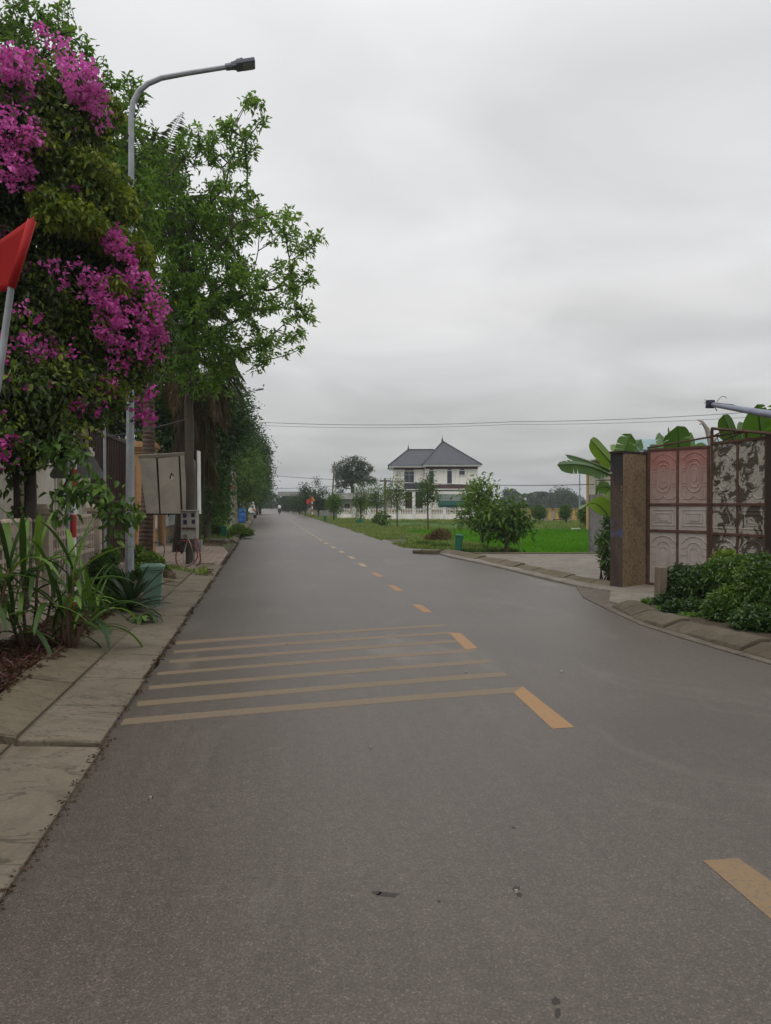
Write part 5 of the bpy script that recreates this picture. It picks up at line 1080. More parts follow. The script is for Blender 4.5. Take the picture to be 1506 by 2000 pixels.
# utility poles and wires
def upole(lab, px, Y, ztop, r, zb=0, arm=True, lean=0.0):
    t = thing('utility_pole', lab, 'utility pole', (X(px, Y), Y, zb)); m = MB(); m.tube([(X(px, Y), Y, zb-.2), (X(px, Y)+lean, Y, ztop)], [r, r*.7], 8); m.build('pole', M['wood'], t)
    if arm: m = MB(); m.box((X(px, Y)+lean, Y, ztop-.25), (.9, .06, .08)); m.build('crossarm', M['rust'], t)
upole('brown utility pole standing in front of the villa wall', 752, 66, H+(HY-934)/F*66, .15, Zp)
upole('tall thin leaning utility pole left of the big tree', 646.5, 98, H+(HY-902)/F*98, .13, Zp, False, .45)
def wire(lab, pts, sag, r=.012):
    P = []
    for a, b in zip(pts[:-1], pts[1:]):
        for k in range(12): s = k/12; P.append(Vector(a).lerp(Vector(b), s)+Vector((0, 0, -sag*4*s*(1-s)*(Vector(b)-Vector(a)).length/40)))
    P.append(Vector(pts[-1])); m = MB(); m.tube(P, r, 5); o = m.build('overhead_wire', M['wire'], origin=tuple(P[0].xy)+(0,)); return tag(o, lab, 'wire')
wire('upper of the two long overhead wires crossing the road to the right', [W(452, 822, 49), W(1000, 824, 44), W(1700, 785, 38)], .5, .014)
wire('lower of the two long overhead wires crossing the road to the right', [W(452, 828, 49), W(1000, 829, 44), W(1700, 797, 38)], .5, .010)
wire('overhead wire running from the left trees past the villa to the yellow house', [W(478, 922, 89), W(752, 938, 66), W(1160, 946, 45.1)], .35, .022)
wire('low overhead wire from the left trees to the brown utility pole', [W(478, 955, 89), W(752, 940, 66)], .3, .018)
wire('thin cable strung from the brown gate to the palm trunk with the meter box', [W(170, 857, 16), W(258, 845, 12.75), W(365, 818, 18.6)], .1, .012)
# ------------------------------------------------------------------ trees
LG = 'trees along the left of the road'
tb = Vector((X(371, 19), 19, 0)); Yt = 19.0
def tp(*pts, Y=19.0): return [tuple(W(x, y, Y+(dy[0] if dy else 0))) for x, y, *dy in pts]
mainblobs = [pb(497, 232, 26, 52, 18.5), pb(455, 290, 50, 50, 18.8), pb(388, 292, 45, 42, 19.2), pb(330, 335, 40, 60, 19.5), pb(350, 430, 80, 75, 19.3, 1.2), pb(455, 420, 62, 70, 18.8, 1.0), pb(560, 445, 60, 42, 18.4), pb(612, 478, 26, 28, 18),
             pb(400, 540, 90, 75, 19, 1.3), pb(515, 560, 72, 55, 18.5, .9), pb(590, 612, 36, 32, 18.2), pb(555, 668, 50, 30, 18.3), pb(500, 690, 40, 30, 18.4), pb(425, 640, 85, 72, 18.8, 1.2), pb(340, 600, 60, 90, 19.5, 1.2), pb(385, 730, 62, 45, 19, .9), pb(585, 540, 32, 36, 18), pb(440, 740, 34, 40, 18.6)]
plant_tree('shade_tree', 'large spreading tree with whorled leaves leaning over the road behind the nearest street lamp', 'tree',
           [tuple(at(371, 1103.7))]+tp((370, 900), (372, 790), (376, 700), (385, 610)), mainblobs, 1300, .115, 3, 14, .160, .062, M['l_main'], M['bark'], whorl=True, spread=.20, tintc=lambda P: .25*np.clip((P[:, 0]-X(440, 19))/2, -.6, .8), rich=False)
plant_tree('shade_tree', 'tall tree rising behind the magenta bougainvillea at the top left of the picture', 'tree',
           [tuple(rd(-5.2, 14.5)), tuple(W(95, 800, 15.2)), tuple(W(100, 500, 15.2)), tuple(W(110, 330, 15.2))],
           [pb(40, 45, 60, 45, 15), pb(115, 50, 50, 38, 15.2), pb(20, 100, 70, 60, 15), pb(150, 110, 40, 45, 15.2), pb(200, 155, 28, 35, 15.4), pb(90, 200, 90, 80, 15), pb(215, 215, 50, 60, 15.5), pb(265, 180, 22, 45, 15.5), pb(255, 290, 55, 75, 15.6), pb(160, 330, 90, 90, 15.5), pb(265, 420, 50, 80, 15.8), pb(60, 380, 90, 100, 15), pb(230, 560, 70, 90, 15.8), pb(120, 560, 90, 100, 15.5), pb(170, 700, 90, 70, 15.8), pb(40, 640, 70, 120, 15.3)],
           1300, .16, 5, 14, .150, .058, M['l_main'], M['bark'], whorl=True, spread=.20, tintc=lambda P: -.1)
def frond_leaves(base, d, L, droop, n, ll, lw, rs, curl=.9):
    """one feather leaf: returns midrib points and leaflet roots, directions, lengths"""
    P = []; p = np.array(base, float); d = np.array(d, float); d /= np.linalg.norm(d); st = L/n
    Q, D, LL = [], [], []
    for i in range(n+1):
        P.append(p.copy()); s = i/n; side = np.cross(d, [0, 0, 1.]); side /= max(np.linalg.norm(side), 1e-6)
        if s > .12:
            for sg in (-1, 1):
                for k in range(2):
                    Q.append(p+d*st*.5*k); dd = side*sg+d*.65+np.array([0, 0, -.45*curl])+rs.normal(size=3)*.08; D.append(dd); LL.append(ll*math.sin(math.pi*min(1, .15+s*.82))*rs.uniform(.85, 1.1))
        d = d+np.array([0, 0, -droop/n]); d /= np.linalg.norm(d); p = p+d*st
    return P, Q, D, LL
def palm(name, lab, base, top, nf, L, seed, mat, r=.17, droop=1.5, ll=.55, lw=.035, bark=None, dead=0, seg=16, up=(.1, 1.1), group=None, skirt=0):
    t = thing(name, lab, 'palm tree', base, group); rs = np.random.default_rng(seed); b = Vector(base); tp_ = Vector(top); m = MB()
    pts = [b+Vector((0, 0, -.1))]+[b.lerp(tp_, k/6)+Vector((math.sin(k)*.04, 0, 0)) for k in range(1, 6)]+[tp_]; m.tube(pts, [r*1.25, r*1.05, r, r*.95, r*.92, r*.9, r*.95], 12); m.build('trunk', bark or M['ringbark'], t, smooth=True)
    for nm, cnt, mt, dr in (('crown', nf, mat, droop), ('dead_fronds', dead, M['l_brown'], 3.2)):
        if not cnt: continue
        Q, D, LL, A, B_ = [], [], [], [], []
        for k in range(cnt):
            az = k*2.399+rs.uniform(-.2, .2); el = rs.uniform(*up) if nm == 'crown' else rs.uniform(-.7, .05)
            d = (math.cos(az)*math.cos(el), math.sin(az)*math.cos(el), math.sin(el)); P, q, dd, l_ = frond_leaves(tp_, d, L*rs.uniform(.8, 1.1), dr*rs.uniform(.8, 1.2), seg, ll, lw, rs, 1.0 if nm == 'crown' else 2.4)
            Q += q; D += dd; LL += l_; A += P[:-1]; B_ += P[1:]
        V, Fc = leaf_arrays(np.array(Q), np.array(D), np.array(LL), np.full(len(Q), lw), False, .1, .35, rs); fl_ = np_mesh(nm, V, Fc, mt, t, tint=np.repeat(rs.random(len(Q)), 2))
        A = np.array(A); B_ = np.array(B_); n = len(A); rr = np.tile(np.linspace(.022, .006, seg), cnt)*(L/3); V, Fc = frusta(A, B_, rr, rr*.9, 4)
        o = np_mesh('ribs', V, Fc, mt, None, tint=np.full(len(Fc), .8)); o.parent = fl_; o.location = tuple(-Vector(t.location))
    if skirt:
        P = []; D = []; 
        for k in range(skirt):
            a = rs.random()*6.28; z = rs.random()**.7; P.append(np.array(tp_)+np.array([math.cos(a)*r*1.1, math.sin(a)*r*1.1, -z*(tp_.z-b.z)*.55])); D.append([math.cos(a)*.35, math.sin(a)*.35, -1])
        V, Fc = leaf_arrays(np.array(P), np.array(D), .5+.6*rs.random(skirt), np.full(skirt, .04), False, rs=rs); np_mesh('fibre_skirt', V, Fc, M['l_brown'], t, tint=np.repeat(rs.random(skirt)*.15, 2))
    return t
palm('coconut_palm', 'coconut palm with a leaning ringed trunk just behind the nearest street lamp pole', tuple(at(283, 1090)), tuple(W(300, 420, 21.4)), 20, 3.4, 3, M['l_palm'], r=.17, ll=.75, lw=.04, dead=3, seg=22, up=(-.2, 1.4))
palm('fan_palm', 'palm with a shaggy brown trunk and drooping dry fronds behind the torn metal sheets', tuple(W(352, 983, 24.0).xy)+(0,), tuple(W(366, 640, 24.0)), 16, 3.0, 8, M['l_palm'], r=.22, droop=2.2, ll=.7, lw=.035, dead=3, skirt=250, seg=20, up=(-.3, 1.2), bark=M['barkdark'])
palm('fan_palm', 'second palm close beside the shaggy one, its dead fronds hanging over the torn sheets', tuple(W(381, 983, 25.0).xy)+(0,), tuple(W(402, 735, 25.0)), 12, 1.9, 18, M['l_palm'], r=.12, droop=2.4, ll=.5, lw=.035, dead=9, skirt=250, seg=14, up=(-.4, 1.0), bark=M['barkdark'])
# dense dark trees along the left
def tree(name, lab, px, Yb, blobs, n, L, Wd, mat, seed, r0=.15, per=16, bark=None, group=LG, zb=0.0, fork=.45, spread=.22, tintc=None, rich=False, u=None, cat='tree', droop=.2):
    b = (X(px, Yb), Yb, zb); c = np.mean([np.array(q[0]) for q in blobs], axis=0); lo = min(q[0][2]-q[1][2] for q in blobs)
    f = Vector((b[0]*.6+c[0]*.4, Yb, max(zb+.6, lo*.7+c[2]*.3))); tt = Vector((c[0], c[1], c[2]))
    return plant_tree(name, lab, cat, [b, (b[0]*.8+f.x*.2, Yb, zb+(f.z-zb)*.5), tuple(f), tuple(tt)], blobs, n, r0, seed, per, L, Wd, mat, bark or M['bark'], group, rich=rich, spread=spread, tintc=tintc, droop=droop)
tree('shade_tree', 'dark dense evergreen tree rising behind the torn cream sheets', 405, 31, [pb(405, 830, 48, 90, 31, 1.6), pb(440, 800, 42, 55, 31, 1.4), pb(400, 930, 38, 75, 31, 1.2), pb(412, 900, 30, 85, 32, 1.2), pb(458, 830, 22, 36, 31.5, .9)], 700, .20, .08, M['l_dark'], 41, per=20, spread=.35)
tree('shade_tree', 'dark tree overhanging the second street lamp on the left', 436, 54, [pb(454, 815, 32, 60, 53, 1.8), pb(445, 900, 34, 60, 54, 1.6), pb(425, 960, 34, 50, 54, 1.4), pb(470, 850, 18, 45, 54, 1.4)], 650, .24, .10, M['l_dark'], 42, per=20, spread=.38)
tree('shade_tree', 'light green bushy tree behind the wooden pole', 462, 54, [pb(455, 915, 28, 28, 53, 1.3), pb(480, 925, 30, 30, 53, 1.3), pb(490, 895, 16, 22, 54, 1), pb(470, 960, 34, 26, 54, 1.2)], 500, .20, .09, M['l_mid'], 43, per=26, spread=.35, tintc=lambda P: .18)
tree('shade_tree', 'tall dark tree between the second and the farthest street lamp', 480, 66, [pb(488, 870, 26, 34, 66, 1.8), pb(500, 905, 18, 45, 66, 1.6), pb(480, 920, 30, 60, 67, 1.6), pb(507, 935, 12, 28, 66, 1.2)], 700, .26, .11, M['l_dark'], 44, r0=.2, per=20, spread=.45)
tree('shade_tree', 'dark tree whose crown reaches lowest over the road near the farthest street lamp', 498, 84, [pb(504, 900, 16, 38, 84, 1.8), pb(508, 940, 13, 26, 84, 1.8), pb(495, 960, 20, 20, 84, 1.6)], 500, .28, .12, M['l_dark'], 45, r0=.2, per=24, spread=.45)
tree('shade_tree', 'distant tree closing the row on the left above the parked cars', 508, 105, [pb(506, 955, 14, 22, 105, 2), pb(512, 965, 10, 15, 108, 1.6), pb(500, 975, 12, 12, 105, 1.5)], 350, .3, .13, M['l_mid'], 46, r0=.2, per=22, spread=.5, tintc=lambda P: -.1)
tree('shade_tree', 'dark shrubby tree with pale flecks just left of the dark green bin', 412, 35, [pb(410, 985, 26, 38, 35, .9), pb(424, 965, 18, 36, 35, .8), pb(428, 1000, 14, 20, 35, .6)], 260, .15, .06, M['l_mid'], 47, r0=.06, per=26, spread=.25, tintc=lambda P: -.15)
tree('shade_tree', 'dark leafy tree filling the gap behind the brown gate and the ochre pillar', 240, 27, [pb(200, 790, 60, 50, 27, 1.5), pb(290, 780, 50, 60, 27, 1.5), pb(240, 740, 70, 60, 27, 1.5), pb(320, 840, 30, 40, 27, 1.2), pb(215, 840, 30, 30, 27, 1), pb(345, 850, 40, 70, 26.5, 1.1), pb(378, 900, 24, 80, 27, 1.0)], 760, .20, .08, M['l_dark'], 48, r0=.15, per=26, spread=.35)
# right-hand young trees
RG = 'young trees on the right verge'
tree('young_tree', 'largest young tree on the right verge, next to the tilting green bin', 943, 26.2, [pb(940, 955, 26, 26, 26, .6), pb(925, 985, 28, 26, 26, .7), pb(960, 985, 22, 26, 26, .6), pb(915, 1015, 22, 18, 26, .5), pb(945, 1020, 34, 20, 26, .7), pb(975, 970, 8, 8, 26, .2), pb(902, 1010, 12, 14, 26, .3), pb(880, 1018, 0.1, 0.1, 26, .1)][:7], 210, .17, .062, M['l_mid'], 51, r0=.045, per=8, bark=M['barkdark'], group=RG, spread=.16, rich=True, tintc=lambda P: .22, fork=.4)
tree('young_tree', 'broad low tree with a pale trunk at the edge of the bright rice field', 990, 23.9, [pb(985, 1008, 38, 20, 24, .6), pb(1010, 1025, 28, 20, 24, .5), pb(965, 1030, 18, 16, 24, .4), pb(995, 1045, 22, 14, 24, .4), pb(950, 1012, 14, 14, 24, .3), pb(1000, 992, 22, 10, 24, .3)], 120, .23, .085, M['l_mid'], 52, r0=.075, per=9, bark=M['bark'], group=RG, spread=.16, rich=True, tintc=lambda P: -.1, droop=.35)
tree('young_tree', 'thin sapling between the largest young tree and the broad low tree', 953, 24.4, [pb(953, 1035, 12, 12, 24.4, .25), pb(948, 1020, 10, 10, 24.4, .2)], 30, .15, .06, M['l_dark'], 53, r0=.018, per=9, bark=M['barkdark'], group=RG, spread=.1)
tree('young_tree', 'slim dark tree with a bare reddish trunk in front of the middle of the villa', 836, 45, [pb(836, 935, 8, 14, 45, .3), pb(832, 955, 16, 18, 45, .6), pb(842, 970, 18, 14, 45, .6), pb(828, 978, 14, 13, 45, .5)], 220, .16, .06, M['l_mid'], 54, r0=.05, per=6, bark=M['barkred'], group=RG, spread=.18, tintc=lambda P: -.22)
tree('young_tree', 'young tree with a green crown in front of the left end of the villa', 776, 50, [pb(776, 945, 12, 12, 50, .5), pb(765, 965, 15, 16, 50, .6), pb(784, 968, 14, 16, 50, .6), pb(776, 985, 13, 10, 50, .5)], 220, .16, .065, M['l_mid'], 55, r0=.05, per=6, bark=M['barkred'], group=RG, spread=.2, tintc=lambda P: -.05)
tree('young_tree', 'young green tree beside the brown utility pole', 736, 56, [pb(734, 958, 12, 13, 56, .5), pb(728, 975, 9, 12, 56, .5), pb(742, 978, 8, 12, 56, .4)], 150, .17, .07, M['l_mid'], 56, r0=.04, per=6, bark=M['barkred'], group=RG, spread=.22)
tree('young_tree', 'leafy young tree at the left corner of the white boundary wall', 705, 59, [pb(703, 965, 14, 18, 59, .6), pb(697, 985, 12, 14, 59, .5), pb(712, 982, 12, 14, 59, .5), pb(704, 1003, 10, 8, 59, .3)], 230, .17, .07, M['l_mid'], 57, r0=.07, per=6, bark=M['bark'], group=RG, spread=.22)
tree('young_tree', 'bushy small tree on the verge left of the white wall corner', 652, 66, [pb(652, 978, 11, 12, 66, .6), pb(656, 992, 9, 8, 66, .5)], 150, .18, .08, M['l_mid'], 58, r0=.06, per=14, group=RG, spread=.22)
tree('young_tree', 'ragged taller tree behind the distant warning sign', 622, 86, [pb(619, 942, 4, 5, 86, .3), pb(613, 965, 9, 9, 86, .5), pb(630, 960, 10, 8, 86, .5), pb(622, 982, 12, 12, 86, .7), pb(632, 985, 9, 9, 86, .5)], 170, .2, .09, M['l_far'], 59, r0=.1, per=12, group=RG, spread=.28)
for k, (px, Y, ty, lab) in enumerate(((596, 92, 946, 'narrow dark tree directly left of the far warning sign'), (585, 105, 972, 'small tree in the row by the far teal fronted building'), (574, 118, 974, 'roadside tree below the teal glass front'), (563, 132, 976, 'small roadside tree in front of the left end of the far building'), (553, 150, 980, 'farthest small tree of the row on the right verge'))):
    hh = (Y*1.9/F)*0; by = HY+F*H/Y; tree('young_tree', lab, px, Y, [pb(px, (ty+by-8)/2-4, 7, (by-8-ty)/2, Y, .8), pb(px+3, (ty+by)/2, 7, 8, Y, .8)], 110, .24, .11, M['l_far'], 60+k, r0=.07, per=13, group=RG, spread=.3)
tree('big_tree', 'large round crowned tree standing alone left of the villa', 691, 108, [pb(690, 905, 22, 12, 108, 1.6), pb(665, 915, 16, 12, 108, 1.2), pb(712, 915, 15, 14, 108, 1.4), pb(675, 935, 22, 13, 108, 1.6), pb(715, 938, 18, 10, 108, 1.2), pb(695, 928, 22, 14, 108, 1.6), pb(665, 950, 12, 6, 108, .8), pb(662, 961, 10, 3.5, 108, .6)], 430, .28, .13, M['l_far'], 71, r0=.30, per=15, group=None, zb=Zp, spread=.2, bark=M['barkdark'])
for px, py, rx, ry, Y, sd_, lab in ((1052, 1001, 14, 11, 62, 75, 'round clipped shrub in front of the far stained wall, leftmost of three'), (1104, 1000, 9, 12, 66, 76, 'ragged dark shrub in front of the far stained wall, between the two clipped ones'), (1142, 1005, 11, 11, 56, 77, 'dark clipped shrub beside the grey wall at the right end of the field'), (1084, 1022, 0, 0, 0, 0, '')):
    if Y: tree('clipped_shrub', lab, px+2, Y, [pb(px, py, rx, ry, Y, rx*Y/F)], 120, .14, .07, M['l_mid'], sd_, r0=.05, per=20, group='shrubs by the far wall', zb=Zp, spread=.15, tintc=lambda P: -.1, cat='shrub')
# far palms and trees on the skyline
for k, (px, ty, Y, lab) in enumerate(((1005, 958, 230, 'distant palm on the skyline just right of the largest young tree'), (1031, 966, 240, 'low distant palm right of the first skyline palm'), (1055, 960, 235, 'distant palm with a full crown above the round clipped shrub'), (1073, 964, 245, 'distant palm left of the big skyline tree'), (1122, 972, 250, 'distant palm below the slim lamp pole'), (531, 966, 210, 'distant palm at the far end of the road'))):
    palm('distant_palm', lab, (X(px, Y), Y, Zp), (X(px, Y), Y, H-(ty+4-HY)/F*Y), 14, 3.1, 80+k, M['l_far'], r=.22, droop=1.7, ll=1.3, lw=.16, seg=8, group='distant palms on the skyline', up=(-.2, 1.2))
tree('skyline_tree', 'large hazy tree on the skyline left of the yellow house', 1100, 240, [pb(1096, 972, 18, 10, 240, 4), pb(1108, 980, 20, 12, 240, 4), pb(1090, 984, 22, 8, 240, 4)], 350, .8, .4, M['l_far'], 88, r0=.4, per=20, group=None, zb=Zp, spread=1.0)
tree('skyline_palm_tree', 'tiny thin crowned palm like tree standing above the skyline right of the young tree', 991, 235, [pb(991, 962, 4, 3, 235, .7)], 30, .8, .3, M['l_far'], 89, r0=.12, per=12, group=None, zb=Zp, spread=.5)
def woodland(name, lab, segs, seed, n=26000):
    rs = np.random.default_rng(seed); P = []
    for px0, px1, Y, y0, y1, dep in segs:
        k = int(n*(px1-px0)/sum(s[1]-s[0] for s in segs)); px = px0+(px1-px0)*rs.random(k); prof = .55+.25*np.sin(px*.11+seed)+.12*np.sin(px*.37+1)+.10*np.sin(px*.9+seed*2); top = y1+(y0-y1)*np.clip(prof, .2, 1)
        q = rs.random(k)**.6; YY = Y+rs.random(k)*dep; py = HY+(top-HY)*q; zz = H-(py-HY)/F*Y; P.append(np.stack([(px-CX)/F*YY, YY, np.maximum(zz*q**0, Zp)], 1)); zl = Zp+(zz-Zp)*rs.random(k); P[-1][:, 2] = zl+ (zz-zl)*(rs.random(k) < .3)
    P = np.concatenate(P); m_ = len(P); V, Fc = leaf_arrays(P, rs.normal(size=(m_, 3)), 1.1*(.6+.8*rs.random(m_)), .6*np.ones(m_), False, rs=rs)
    return tag(np_mesh(name, V, Fc, M['l_far'], None, tint=np.repeat(rs.random(m_), 2), origin=(float(P[:, 0].mean()), float(P[:, 1].mean()), 0)), lab, 'woodland', kind='stuff')
woodland('distant_woodland', 'hazy belt of trees along the skyline beyond the fields on the right', [(930, 1260, 255, 962, 992, 14)], 5, 16000)
woodland('distant_woodland', 'hazy trees closing the view at the far end of the road', [(470, 700, 225, 966, 1000, 16)], 9, 14000)
woodland('distant_woodland', 'far off trees showing between the big tree and the villa', [(640, 930, 275, 972, 992, 14)], 12, 9000)
# ------------------------------------------------------------------ bougainvillea over the fence
bb_ = [pb(45, 175, 62, 45, 9.3), pb(150, 190, 46, 45, 9.6), pb(60, 260, 80, 70, 9.2), pb(165, 260, 55, 70, 9.9), pb(110, 370, 100, 80, 9.6, .7), pb(205, 400, 48, 70, 10.4), pb(60, 500, 85, 100, 9.9, .6), pb(150, 540, 80, 80, 10.5, .7), pb(235, 520, 45, 60, 10.6), pb(270, 600, 48, 60, 10.8), pb(70, 640, 90, 90, 9.9, .7), pb(170, 660, 90, 80, 10.7, .7), pb(285, 670, 36, 50, 10.9), pb(60, 770, 90, 70, 9.2, .7), pb(165, 770, 65, 50, 10.0, .6), pb(30, 850, 60, 45, 8.9, .5), pb(250, 740, 45, 35, 10.8), pb(110, 840, 50, 30, 9.4, .4), pb(-70, 280, 80, 120, 9.2, .8), pb(-80, 560, 80, 150, 9.2, .8), pb(-60, 790, 70, 70, 9.1, .6)]
bt = thing('bougainvillea', 'huge bougainvillea heaped over the cream fence, covered in magenta blossom, at the left edge', 'bougainvillea', tuple(rd(-2.75, 9.2, .05)))
V, Fc, E, D, arr, rr_ = grow([tuple(rd(-2.75, 9.2, .05)), tuple(W(60, 900, 9.4)), tuple(W(80, 760, 9.5)), tuple(W(100, 600, 9.6)), tuple(W(100, 420, 9.6))], bb_, 1850, .07, 21, tip=.003)
np_mesh('stem', V, Fc, M['barkdark'], bt, smooth=True)
rs = np.random.default_rng(77); per = 36; P = np.repeat(E, per, 0)+rs.normal(size=(len(E)*per, 3))*.11; n = len(P); d = rs.normal(size=(n, 3))+np.array([.1, -.2, -.35])
V, Fc = leaf_arrays(P, d, .075*(.6+.7*rs.random(n)), .052*(.7+.5*rs.random(n)), True, rs=rs, droop=.3)
cl = np.repeat(rs.random(len(E))**1.6, per); out_ = np.clip((P[:, 0]-X(120, 9.8))/1.5, -.3, .3); np_mesh('foliage', V, Fc, M['l_boug'], bt, tint=np.repeat(np.clip(.75*cl+.3*rs.random(n)+out_*.4, 0, 1), 2))
# hanging sprays with larger leaves
sp = [pb(150, 905, 30, 25, 8.9, .2), pb(130, 960, 24, 24, 8.8, .2), pb(180, 950, 36, 26, 8.9, .22), pb(225, 990, 32, 22, 9.0, .18), pb(250, 1010, 18, 20, 9.1, .15), pb(120, 870, 28, 18, 8.9, .2), pb(225, 1030, 12, 20, 9.0, .12), pb(115, 1005, 12, 25, 8.8, .12), pb(30, 930, 18, 40, 9.2, .15), pb(265, 1010, 10, 14, 9.1, .1), pb(35, 1000, 14, 30, 9.2, .12)]
V, Fc, E, D, arr, rr_ = grow([tuple(W(95, 800, 9.2)), tuple(W(110, 840, 9.1)), tuple(W(130, 880, 9.0))], sp, 85, .012, 22, tip=.003)
np_mesh('hanging_branch', V, Fc, M['barkdark'], bt, smooth=True)
per = 6; P = np.repeat(E, per, 0)+rs.normal(size=(len(E)*per, 3))*.06; n = len(P); d = rs.normal(size=(n, 3))*.7+np.array([.1, -.3, -.6]); V, Fc = leaf_arrays(P, d, .105*(.6+.6*rs.random(n)), .075*(.7+.5*rs.random(n)), True, rs=rs, droop=.3); np_mesh('hanging_leaves', V, Fc, M['l_mid'], bt, tint=np.repeat(np.clip(.15+.5*rs.random(n), 0, 1), 2))
# limes: bright young shoots at the rim
sh = [pb(150, 430, 60, 25, 9.3, .5), pb(220, 470, 40, 30, 10.0, .4), pb(240, 400, 30, 35, 10.1, .4), pb(110, 400, 50, 20, 9.2, .4), pb(180, 330, 45, 25, 9.4, .4), pb(215, 215, 28, 18, 10, .3), pb(95, 430, 25, 15, 9.0, .2), pb(85, 290, 40, 30, 9.0, .3), pb(270, 490, 28, 28, 10.4, .4), pb(225, 560, 28, 15, 9.9, .3), pb(300, 620, 20, 30, 10.6, .3)]
P = blob_pts(sh, 4200, .8, rs); n = len(P); d = rs.normal(size=(n, 3))*.8+np.array([0, -.2, -.4]); V, Fc = leaf_arrays(P, d, .085*(.6+.6*rs.random(n)), .058*(.7+.5*rs.random(n)), True, rs=rs, droop=.3); np_mesh('young_shoots', V, Fc, M['l_boug'], bt, tint=np.repeat(np.clip(.62+.4*rs.random(n), 0, 1), 2))
fb = [(pb(25, 160, 48, 48, 8.8, .35), 75), (pb(60, 130, 30, 25, 8.9, .25), 26), (pb(160, 160, 34, 38, 9.1, .3), 60), (pb(190, 200, 20, 25, 9.2, .25), 20), (pb(30, 265, 55, 40, 8.7, .35), 85), (pb(75, 275, 22, 25, 8.8, .2), 18), (pb(35, 340, 30, 30, 8.7, .25), 32), (pb(110, 90, 22, 20, 9.3, .2), 9), (pb(75, 50, 10, 10, 9.3, .1), 3), (pb(95, 70, 12, 10, 9.3, .1), 5),
      (pb(150, 270, 12, 12, 9.3, .1), 4), (pb(150, 370, 10, 8, 9.2, .1), 3), (pb(222, 465, 20, 28, 9.6, .2), 24), (pb(240, 510, 20, 32, 9.8, .2), 28), (pb(270, 560, 28, 26, 10.0, .2), 24), (pb(305, 590, 20, 24, 10.2, .2), 18), (pb(190, 560, 30, 26, 9.4, .25), 26), (pb(150, 545, 24, 20, 9.2, .2), 10), (pb(210, 620, 34, 40, 9.5, .25), 58),
      (pb(285, 625, 26, 34, 10.1, .2), 34), (pb(240, 690, 26, 26, 9.7, .2), 24), (pb(302, 680, 20, 26, 10.3, .2), 24), (pb(310, 640, 14, 20, 10.3, .15), 14), (pb(120, 510, 26, 22, 9.1, .2), 9), (pb(40, 680, 40, 26, 8.8, .25), 22), (pb(55, 620, 20, 14, 8.8, .2), 6), (pb(110, 690, 30, 26, 9.1, .2), 9), (pb(160, 795, 24, 10, 9.5, .15), 16), (pb(205, 750, 20, 16, 9.8, .2), 9), (pb(285, 815, 14, 10, 10.3, .12), 12), (pb(265, 790, 14, 12, 10.2, .12), 6), (pb(298, 768, 10, 12, 10.3, .1), 8),
      (pb(4, 880, 10, 22, 8.3, .12), 12), (pb(60, 750, 40, 30, 8.9, .2), 8), (pb(200, 230, 30, 20, 9.4, .2), 6), (pb(20, 740, 20, 20, 8.7, .15), 5)]
Pc = []
for b_, k in fb:
    lo = b_[0][2] < 4.9; q = blob_pts([((b_[0]), tuple(x*(1.25 if lo else 1.0) for x in b_[1]))], max(2, int(k*(.62 if lo else .72))), .5, rs); Pc.append(q)
Pc.append(blob_pts([b_ for b_ in bb_], 110, 1.0, rs)+np.array([0, -.15, 0])); Pc = np.concatenate(Pc); per = 9; P = np.repeat(Pc, per, 0)+rs.normal(size=(len(Pc)*per, 3))*.034; n = len(P); d = rs.normal(size=(n, 3)); V, Fc = leaf_arrays(P, d, .055*(.7+.5*rs.random(n)), .052*(.7+.5*rs.random(n)), True, fold=.25, rs=rs)
np_mesh('blossom', V, Fc, M['petal'], bt, tint=np.repeat(np.clip(.05+.45*np.repeat(rs.random(len(Pc)), per)+.3*rs.random(n)+np.clip((P[:, 2]-3.2)*.12, -.1, .3), 0, 1), 2))
# ------------------------------------------------------------------ bed plants
def ribbons(name, specs, mat, parent, seed, n=9):
    """long strap leaves: (base, direction, length, width, droop)"""
    rr = np.random.default_rng(seed); V = []; Fc = []; ti = []
    for b, d, L, wd, dr in specs:
        p = np.array(b, float); d = np.array(d, float); d /= np.linalg.norm(d); side = np.cross(d, [0, 0, 1.]); side /= max(np.linalg.norm(side), 1e-6); o = len(V); tv = rr.random()
        for i in range(n+1):
            s = i/n; w_ = wd*(.55+.9*s if s < .4 else .91)*math.sqrt(max(0.0, 1-max(0, (s-.4)/.6)**2))*.5+.001; u_ = np.cross(side, d); V += [p-side*w_+u_*w_*.45, p, p+side*w_+u_*w_*.45]
            if i < n: a = o+3*i; Fc += [(a, a+1, a+4, a+3), (a+1, a+2, a+5, a+4)]; ti += [tv, tv]
            d = d+np.array([0, 0, -dr/n]); d /= np.linalg.norm(d); p = p+d*L/n
    return np_mesh(name, np.array(V), np.array(Fc), mat, parent, tint=np.array(ti), smooth=True)
def strap_plant(lab, base, stems, nl, L, wd, seed, tint=None, mat='blade', name='strap_leaf_plant'):
    t = thing(name, lab, 'plant', base); rr = random.Random(seed); m = MB(); sp = []
    for hx_, hy_, hz_ in stems:
        top = Vector(base)+Vector((hx_, hy_, hz_)); b0 = Vector(base)+Vector((hx_*.25, hy_*.25, -.02)); m.tube([b0, b0.lerp(top, .5)+Vector((rr.uniform(-.03, .03), 0, 0)), top], [.018, .015, .012], 6)
        for k in range(nl):
            az = k*2.4+rr.random(); el = .48+1.0*(k/nl)+rr.uniform(-.1, .1); q = top-Vector((0, 0, .22*(1-k/nl)))
            sp.append((q, (math.cos(az)*math.cos(el), math.sin(az)*math.cos(el), math.sin(el)), L*rr.uniform(.6, 1.1), wd*rr.uniform(.7, 1.15), rr.uniform(1.1, 2.6)*(1.15-k/nl*.6)))
    m.build('stem', M['barkred'], t, smooth=True); ribbons('leaves', sp, M[mat], t, seed); return t
